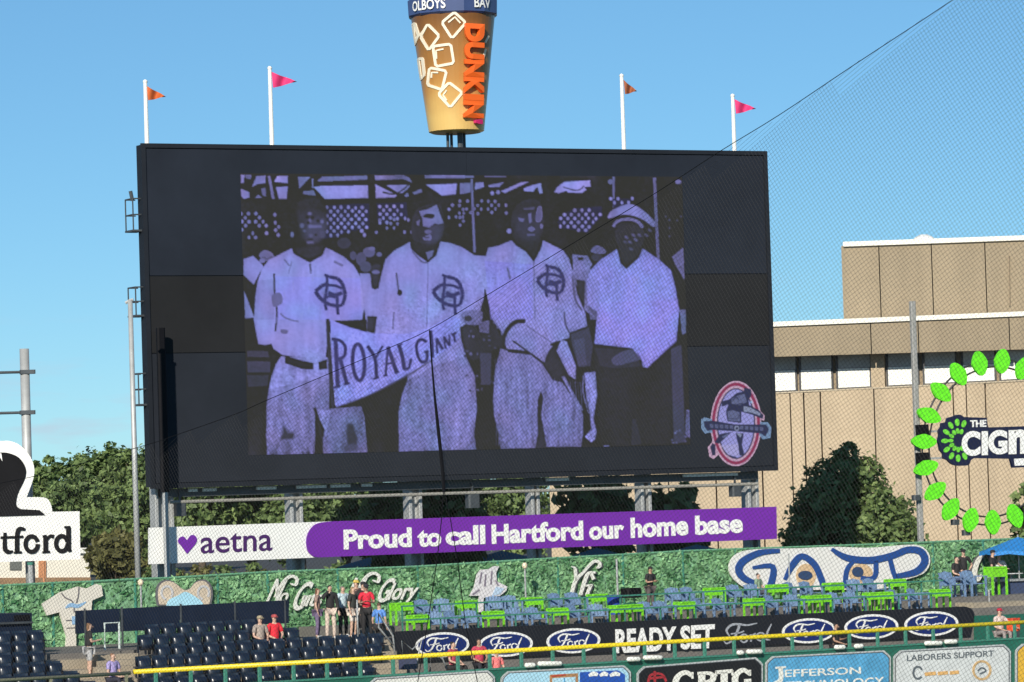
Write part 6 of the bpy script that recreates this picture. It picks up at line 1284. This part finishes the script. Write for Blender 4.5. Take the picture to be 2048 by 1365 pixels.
person(stand_at(1906, 8.9, UT + .12), YW + .2, 1.66, 'person in black seated at the terrace end with bare face and dark hair', BLK, (.08, .12, .24), (.04, .03, .025), pose='sit', arms=('lap', 'lap'))
person(stand_at(1921, 9.6, UT - .1), YW - .3, 1.66, 'person in black with black cap standing at the terrace end', BLK, (.04, .06, .12), (.02, .02, .02), arms=('down', 'hip'), cap=(.012, .012, .014))
person(stand_at(1978, 9.0, UT + .25), YW + .6, 1.66, 'person in black sitting sideways above the taller lime table', BLK, (.16, .20, .30), (.02, .02, .02), pose='sit', arms=('lap', 'reach'), cap=(.015, .015, .02))
person(stand_at(1992, 10.4, UT + .1), YW - .5, 1.66, 'person in pale shirt sitting behind the black shirt under the umbrella', (.62, .62, .60), (.10, .12, .18), (.03, .025, .02), pose='sit', arms=('lap', 'lap'))
person(stand_at(1509, 10.6, UT), YW + .4, 1.40, 'person in sage green shirt before the wide blue lettered panel', (.22, .32, .22), (.06, .07, .10), (.03, .02, .02), pose='sit', arms=('lap', 'lap'))
person(stand_at(1294, 8.9, UT), YW + .2, 1.45, 'person in black shirt with black hair standing behind the upper terrace tables', BLK, (.10, .08, .08), (.02, .015, .015), tone='tan', arms=('front', 'front'), cap=(.015, .012, .012))
# ------------------------------------------------------------------ trees
leafmat('leaf_olive', (.06, .11, .035), (.30, .40, .15), .3); leafmat('leaf_green', (.05, .09, .03), (.27, .37, .14), .3)
leafmat('leaf_rust', (.07, .075, .025), (.28, .27, .11), .3); mat('bark', (.09, .07, .05), .9, .3, 4, bump=.5)
def tree(base, h, crowns, n, size, mk, label, name='broadleaf_tree', seed=1, group=None):
    """crowns: list of (dx, dy, z, rx, rz) lobes; leaves gather in clumps near each lobe's skin"""
    g = np.random.default_rng(seed); base = Vector(base); t = thing(name, label, 'tree', base, group)
    m_ = MB(); top = base + Vector((0, 0, h * .62)); m_.tube([base - Vector((0, 0, .2)), base + Vector((.05, 0, h * .3)), top], [.035 * h, .025 * h, .010 * h], 8)
    for (dx, dy, z, rx, rz) in crowns: m_.tube([base + Vector((dx * .15, dy * .15, max(h * .18, z * .45))), base + Vector((dx * .6, dy * .6, z * .8)), base + Vector((dx, dy, z))], [.014 * h, .008 * h, .003 * h], 6)
    m_.build('trunk', 'bark', t)
    vol = np.array([c[3] ** 2 * c[4] for c in crowns]); vol = vol ** .7 / (vol ** .7).sum(); C = []; Nn = []; T = []
    for c, w in zip(crowns, vol):
        nc = max(5, int(w * n / 26)); dirs = g.normal(size=(nc, 3)); dirs /= np.linalg.norm(dirs, axis=1, keepdims=True); rad = (.45 + .62 * g.random(nc) ** .6)[:, None]
        cc = np.array([c[0], c[1], c[2]]) + dirs * rad * np.array([c[3], c[3], c[4]])
        for q in range(nc):
            k = int(26 * (.5 + g.random())); p = cc[q] + g.normal(size=(k, 3)) * c[3] * np.array([.17, .17, .13]); C.append(p); Nn.append(np.tile(dirs[q] + np.array([0, 0, .35]), (k, 1))); T.append(np.full(k, .2 + .6 * g.random()))
    C = np.concatenate(C) + np.array(base); keep = C[:, 2] > base.z + .3
    scatter('crown', C[keep], np.concatenate(Nn)[keep], size, mk, t, np.concatenate(T)[keep], .8, 1.5, kind=None, seed=seed + 5); return t
def tree_px(px, yb_z, Y, ytop, wpx, mk, label, n=5200, size=.30, seed=1, cone=False, name='broadleaf_tree', group=None, jag=1.0):
    """tree standing at depth Y on the street, its crown reaching pixel row ytop, wpx wide"""
    p = plan(px, Y); base = Vector((p.x, p.y, yb_z)); d = ray(px, ytop); ztop = (CAM + d * (Y / d.y)).z; h = ztop - yb_z; r = wpx / 2 * Y / FPX; g = np.random.default_rng(seed + 100); cr = []
    if cone:
        for i in range(7): f_ = i / 6; z = h * (.14 + .72 * f_); rr_ = r * (1 - .80 * f_) * (.85 + .3 * g.random()); cr += [((g.random() - .5) * r * .35, (g.random() - .5) * r * .3, z, max(.5, rr_), h * .15)]
        for i in range(7): a = g.random() * 6.3; f_ = g.random() * .5; cr.append((math.cos(a) * r * .6 * (1 - f_), math.sin(a) * r * .5, h * (.2 + f_), r * .36, h * .12))
    else:
        cr.append((0, 0, h * .62, r * .66, h * .30))
        for i in range(10): a = 6.283 * i / 10 + g.random() * .5; q = .45 + .25 * g.random(); zz = h * (.34 + .5 * g.random()); cr.append((math.cos(a) * r * q, math.sin(a) * r * q, zz, r * (.30 + .16 * g.random()), min(h * .16, h * .97 - zz)))
        for i in range(3): cr.append(((g.random() - .5) * r, (g.random() - .5) * r, h * (.80 + .06 * g.random()), r * .28, h * .11 * jag))
    return tree(base, h, cr, n, size, mk, label, name, seed, group)
for i, (px, Y, yt, w, mk, lab) in enumerate(((95, 262, 905, 150, 'leaf_olive', 'olive tree rising right behind the white lettered sign'), (205, 270, 886, 190, 'leaf_green', 'tallest deep green tree between the lettered sign and the slim pole'), (150, 255, 945, 170, 'leaf_green', 'lower deep green tree behind the end of the white building'),
        (300, 265, 882, 170, 'leaf_olive', 'olive tree half hidden behind the slim pole and the board edge'), (20, 270, 925, 160, 'leaf_green', 'deep green tree behind the black cut out figure'), (-60, 265, 915, 160, 'leaf_olive', 'olive tree past the far side of the black cut out figure'), (262, 190, 960, 150, 'leaf_olive', 'near olive tree behind the foot of the slim pole'),
        (400, 205, 900, 200, 'leaf_olive', 'olive tree seen under the board between mast and second column'), (500, 212, 915, 190, 'leaf_green', 'deep green tree under the board beside the second column'), (600, 205, 900, 190, 'leaf_green', 'deep green tree behind the second column of the board'), (690, 212, 920, 200, 'leaf_olive', 'olive tree under the board between second and third column'), (1010, 208, 925, 200, 'leaf_olive', 'olive tree under the board beside the fourth column'))):
    tree_px(px, GZ, Y, yt, w, mk, lab, 11000, .26 if Y > 250 else .22, 20 + i, group='trees of the belt behind the scoreboard')
tree_px(232, GZ, 168, 1055, 120, 'leaf_rust', 'brownish olive low shrub tree beneath the belt beside the slim pole', 3600, .26, 61)
tree_px(880, GZ, 149, 925, 200, 'leaf_green', 'shaded green tree behind the middle columns under the board', 7000, .30, 62)
tree_px(780, GZ, 147, 950, 130, 'leaf_green', 'smaller shaded tree beside the third column under the board', 4000, .30, 66)
tree_px(1200, GZ, 152, 945, 170, 'leaf_green', 'shaded green tree before the building between two columns', 6000, .30, 63)
tree_px(1345, GZ, 153, 955, 135, 'leaf_green', 'shaded leafy tree before the building by the fifth column', 5200, .30, 67)
p = plan(1697, 158); Tm = 1.12 * 158 / FPX; hT = (CAM + ray(1690, 880) * (158 / ray(1690, 880).y)).z - GZ
lobes = [(0, 0, hT * .90, 22 * Tm, hT * .10), (-4 * Tm, 0, hT * .80, 40 * Tm, hT * .13), (20 * Tm, 6 * Tm, hT * .72, 46 * Tm, hT * .15), (-38 * Tm, 0, hT * .68, 46 * Tm, hT * .15), (0, -20 * Tm, hT * .58, 66 * Tm, hT * .18), (-62 * Tm, 5 * Tm, hT * .52, 46 * Tm, hT * .16), (58 * Tm, 0, hT * .52, 48 * Tm, hT * .17),
         (-30 * Tm, -18 * Tm, hT * .36, 70 * Tm, hT * .18), (40 * Tm, -18 * Tm, hT * .36, 70 * Tm, hT * .18), (-78 * Tm, 0, hT * .32, 44 * Tm, hT * .16), (84 * Tm, 0, hT * .34, 44 * Tm, hT * .18), (-60 * Tm, 0, hT * .17, 60 * Tm, hT * .15), (70 * Tm, 0, hT * .17, 62 * Tm, hT * .15), (0, 0, hT * .2, 70 * Tm, hT * .16)]
tree((p.x, p.y, GZ), hT, lobes, 22000, .18, 'leaf_olive', 'big round shouldered tree before the tan building, half in shade', 'broadleaf_tree', 64)
tree_px(2062, GZ, 156, 945, 130, 'leaf_olive', 'olive conical tree behind the leaf ring sign', 5000, .25, 68, cone=True)
# clipped hedges glimpsed between banner and fence, blue canopies among them
g = random.Random(5)
for i, px in enumerate((330, 400, 470, 545, 690, 765, 930, 1010, 1560, 1600)):
    p = plan(px, 152 + g.random() * 8); hh = 1.55 + g.random() * .5
    tree((p.x, p.y, GZ), hh, [(dx, 0, hh * .6, .55, hh * .38) for dx in (-.6, 0, .6)], 900, .16, 'leaf_rust' if i % 2 else 'leaf_olive', ('rusty' if i % 2 else 'olive') + ' rounded shrub between the banner and the fence', 'shrub', 200 + i, ('rusty' if i % 2 else 'olive') + ' shrubs between the banner and the fence')
for px, w in ((755, 3.0), (1000, 3.2), (1190, 2.6), (1390, 3.2), (860, 2.4)):
    p = plan(px, 150); t = thing('shade_canopy', 'teal blue shade canopy on posts between the banner and the fence', 'canopy', (p.x, p.y, GZ), 'teal blue shade canopies beyond the fence')
    MB().add([(p.x - w / 2, p.y - 1.4, GZ + 1.85), (p.x + w / 2, p.y - 1.4, GZ + 1.85), (p.x + w / 2, p.y + 1.4, GZ + 1.85), (p.x - w / 2, p.y + 1.4, GZ + 1.85), (p.x, p.y, GZ + 2.25), (p.x - w / 2, p.y - 1.4, GZ + 1.65), (p.x + w / 2, p.y - 1.4, GZ + 1.65), (p.x + w / 2, p.y + 1.4, GZ + 1.65), (p.x - w / 2, p.y + 1.4, GZ + 1.65)], [(0, 1, 4), (1, 2, 4), (2, 3, 4), (3, 0, 4), (0, 5, 6, 1), (1, 6, 7, 2), (2, 7, 8, 3), (3, 8, 5, 0)]).build('cover', mat('teal', (.03, .14, .20), .7, .1), t)
    for sx in (-1, 1):
        for sy in (-1, 1): MB().tube([(p.x + sx * w * .48, p.y + sy * 1.35, GZ), (p.x + sx * w * .48, p.y + sy * 1.35, GZ + 1.8)], .035, 6).build('leg', 'steel', t)

# ------------------------------------------------------------------ protective netting between the camera and the field
NT = Plane(plan(300, 56), plan(2048, 48))
cab = catmull([(-120, 985), (60, 955), (297, 889), (345, 873), (470, 829), (538, 799), (765, 702), (856, 661), (967, 595), (1131, 496), (1304, 391), (1440, 303), (1559, 230), (1707, 131), (1906, 0), (2110, -140)], 4)
nt_ = thing('safety_net', 'fine dark safety net hung from a sagging cable in front of the field', 'net', NT.at(1024, 1365) - Vector((0, 0, 1)))
MB().tube([NT.at(x, y) for x, y in cab], .005, 6).build('top_cable', 'black', nt_)
cs = np.array([((NT.at(x, y) - NT.o).dot(NT.u), NT.at(x, y).z) for x, y in cab])
mb = MB(); cell = .046; ang = R(31); e1 = np.array([math.cos(ang), math.sin(ang)]); e2 = np.array([-e1[1], e1[0]])
smin, smax = cs[0, 0], cs[-1, 0]; zmin = NT.at(1024, 1440).z
ctr = np.array([(smin + smax) / 2, (zmin + cs[:, 1].max()) / 2]); half = .5 * math.hypot(smax - smin, cs[:, 1].max() - zmin)
gN = np.random.default_rng(77); NV = []; NF = []; nu = np.array(NT.u); nn_ = np.array(NT.n); no = np.array(NT.o); rad_ = .0016
for (d1, d2) in ((e1, e2), (e2, e1)):
    k = -half
    while k < half:
        tt = np.arange(-half, half, .25); P = ctr + d1 * tt[:, None] + d2 * (k + .004 * np.sin(tt * 1.3 + k * .7))[:, None]
        ok = (P[:, 0] > smin) & (P[:, 0] < smax) & (P[:, 1] > zmin) & (P[:, 1] < np.interp(P[:, 0], cs[:, 0], cs[:, 1]) - .005)
        ids = np.nonzero(ok)[0]
        if len(ids) > 1:
            P = P[ids[0]:ids[-1] + 1]; bow = .10 * np.sin(P[:, 0] * .9) * np.sin(P[:, 1] * .7)
            W = no + nu * P[:, 0:1] + nn_ * bow[:, None]; W[:, 2] = P[:, 1]; q = len(NV); pr = np.array([0, 0, 1.0]) * d2[1] + nu * d2[0]
            for w in W: NV += [w + pr * rad_, w - pr * rad_ * .5 + nn_ * rad_ * .87, w - pr * rad_ * .5 - nn_ * rad_ * .87]
            for i in range(len(W) - 1):
                for c in range(3): NF.append((q + i * 3 + c, q + i * 3 + (c + 1) % 3, q + (i + 1) * 3 + (c + 1) % 3, q + (i + 1) * 3 + c))
        k += cell
me = bpy.data.meshes.new('mesh'); me.from_pydata([tuple(v - np.array(nt_.location)) for v in NV], [], NF); o = bpy.data.objects.new('netting', me); COL.objects.link(o); o.parent = nt_; me.materials.append(mat('twine', (.02, .02, .022), .8, .1)); o['kind'] = 'stuff'
MB().tube([NT.at(x, y, .02) for x, y in ((859, 661), (863, 718), (869, 790), (876, 855), (886, 948), (888, 985))], [.010, .012, .018, .026, .028, .024], 6).build('drop_rope', 'black', nt_)
for pts in (((887, 980), (883, 1040), (874, 1122), (855, 1248), (833, 1380)), ((888, 980), (901, 1040), (915, 1122), (931, 1248), (958, 1380))):
    MB().tube([NT.at(x, y, .02) for x, y in pts], .007, 6).build('bridle_rope', 'black', nt_)
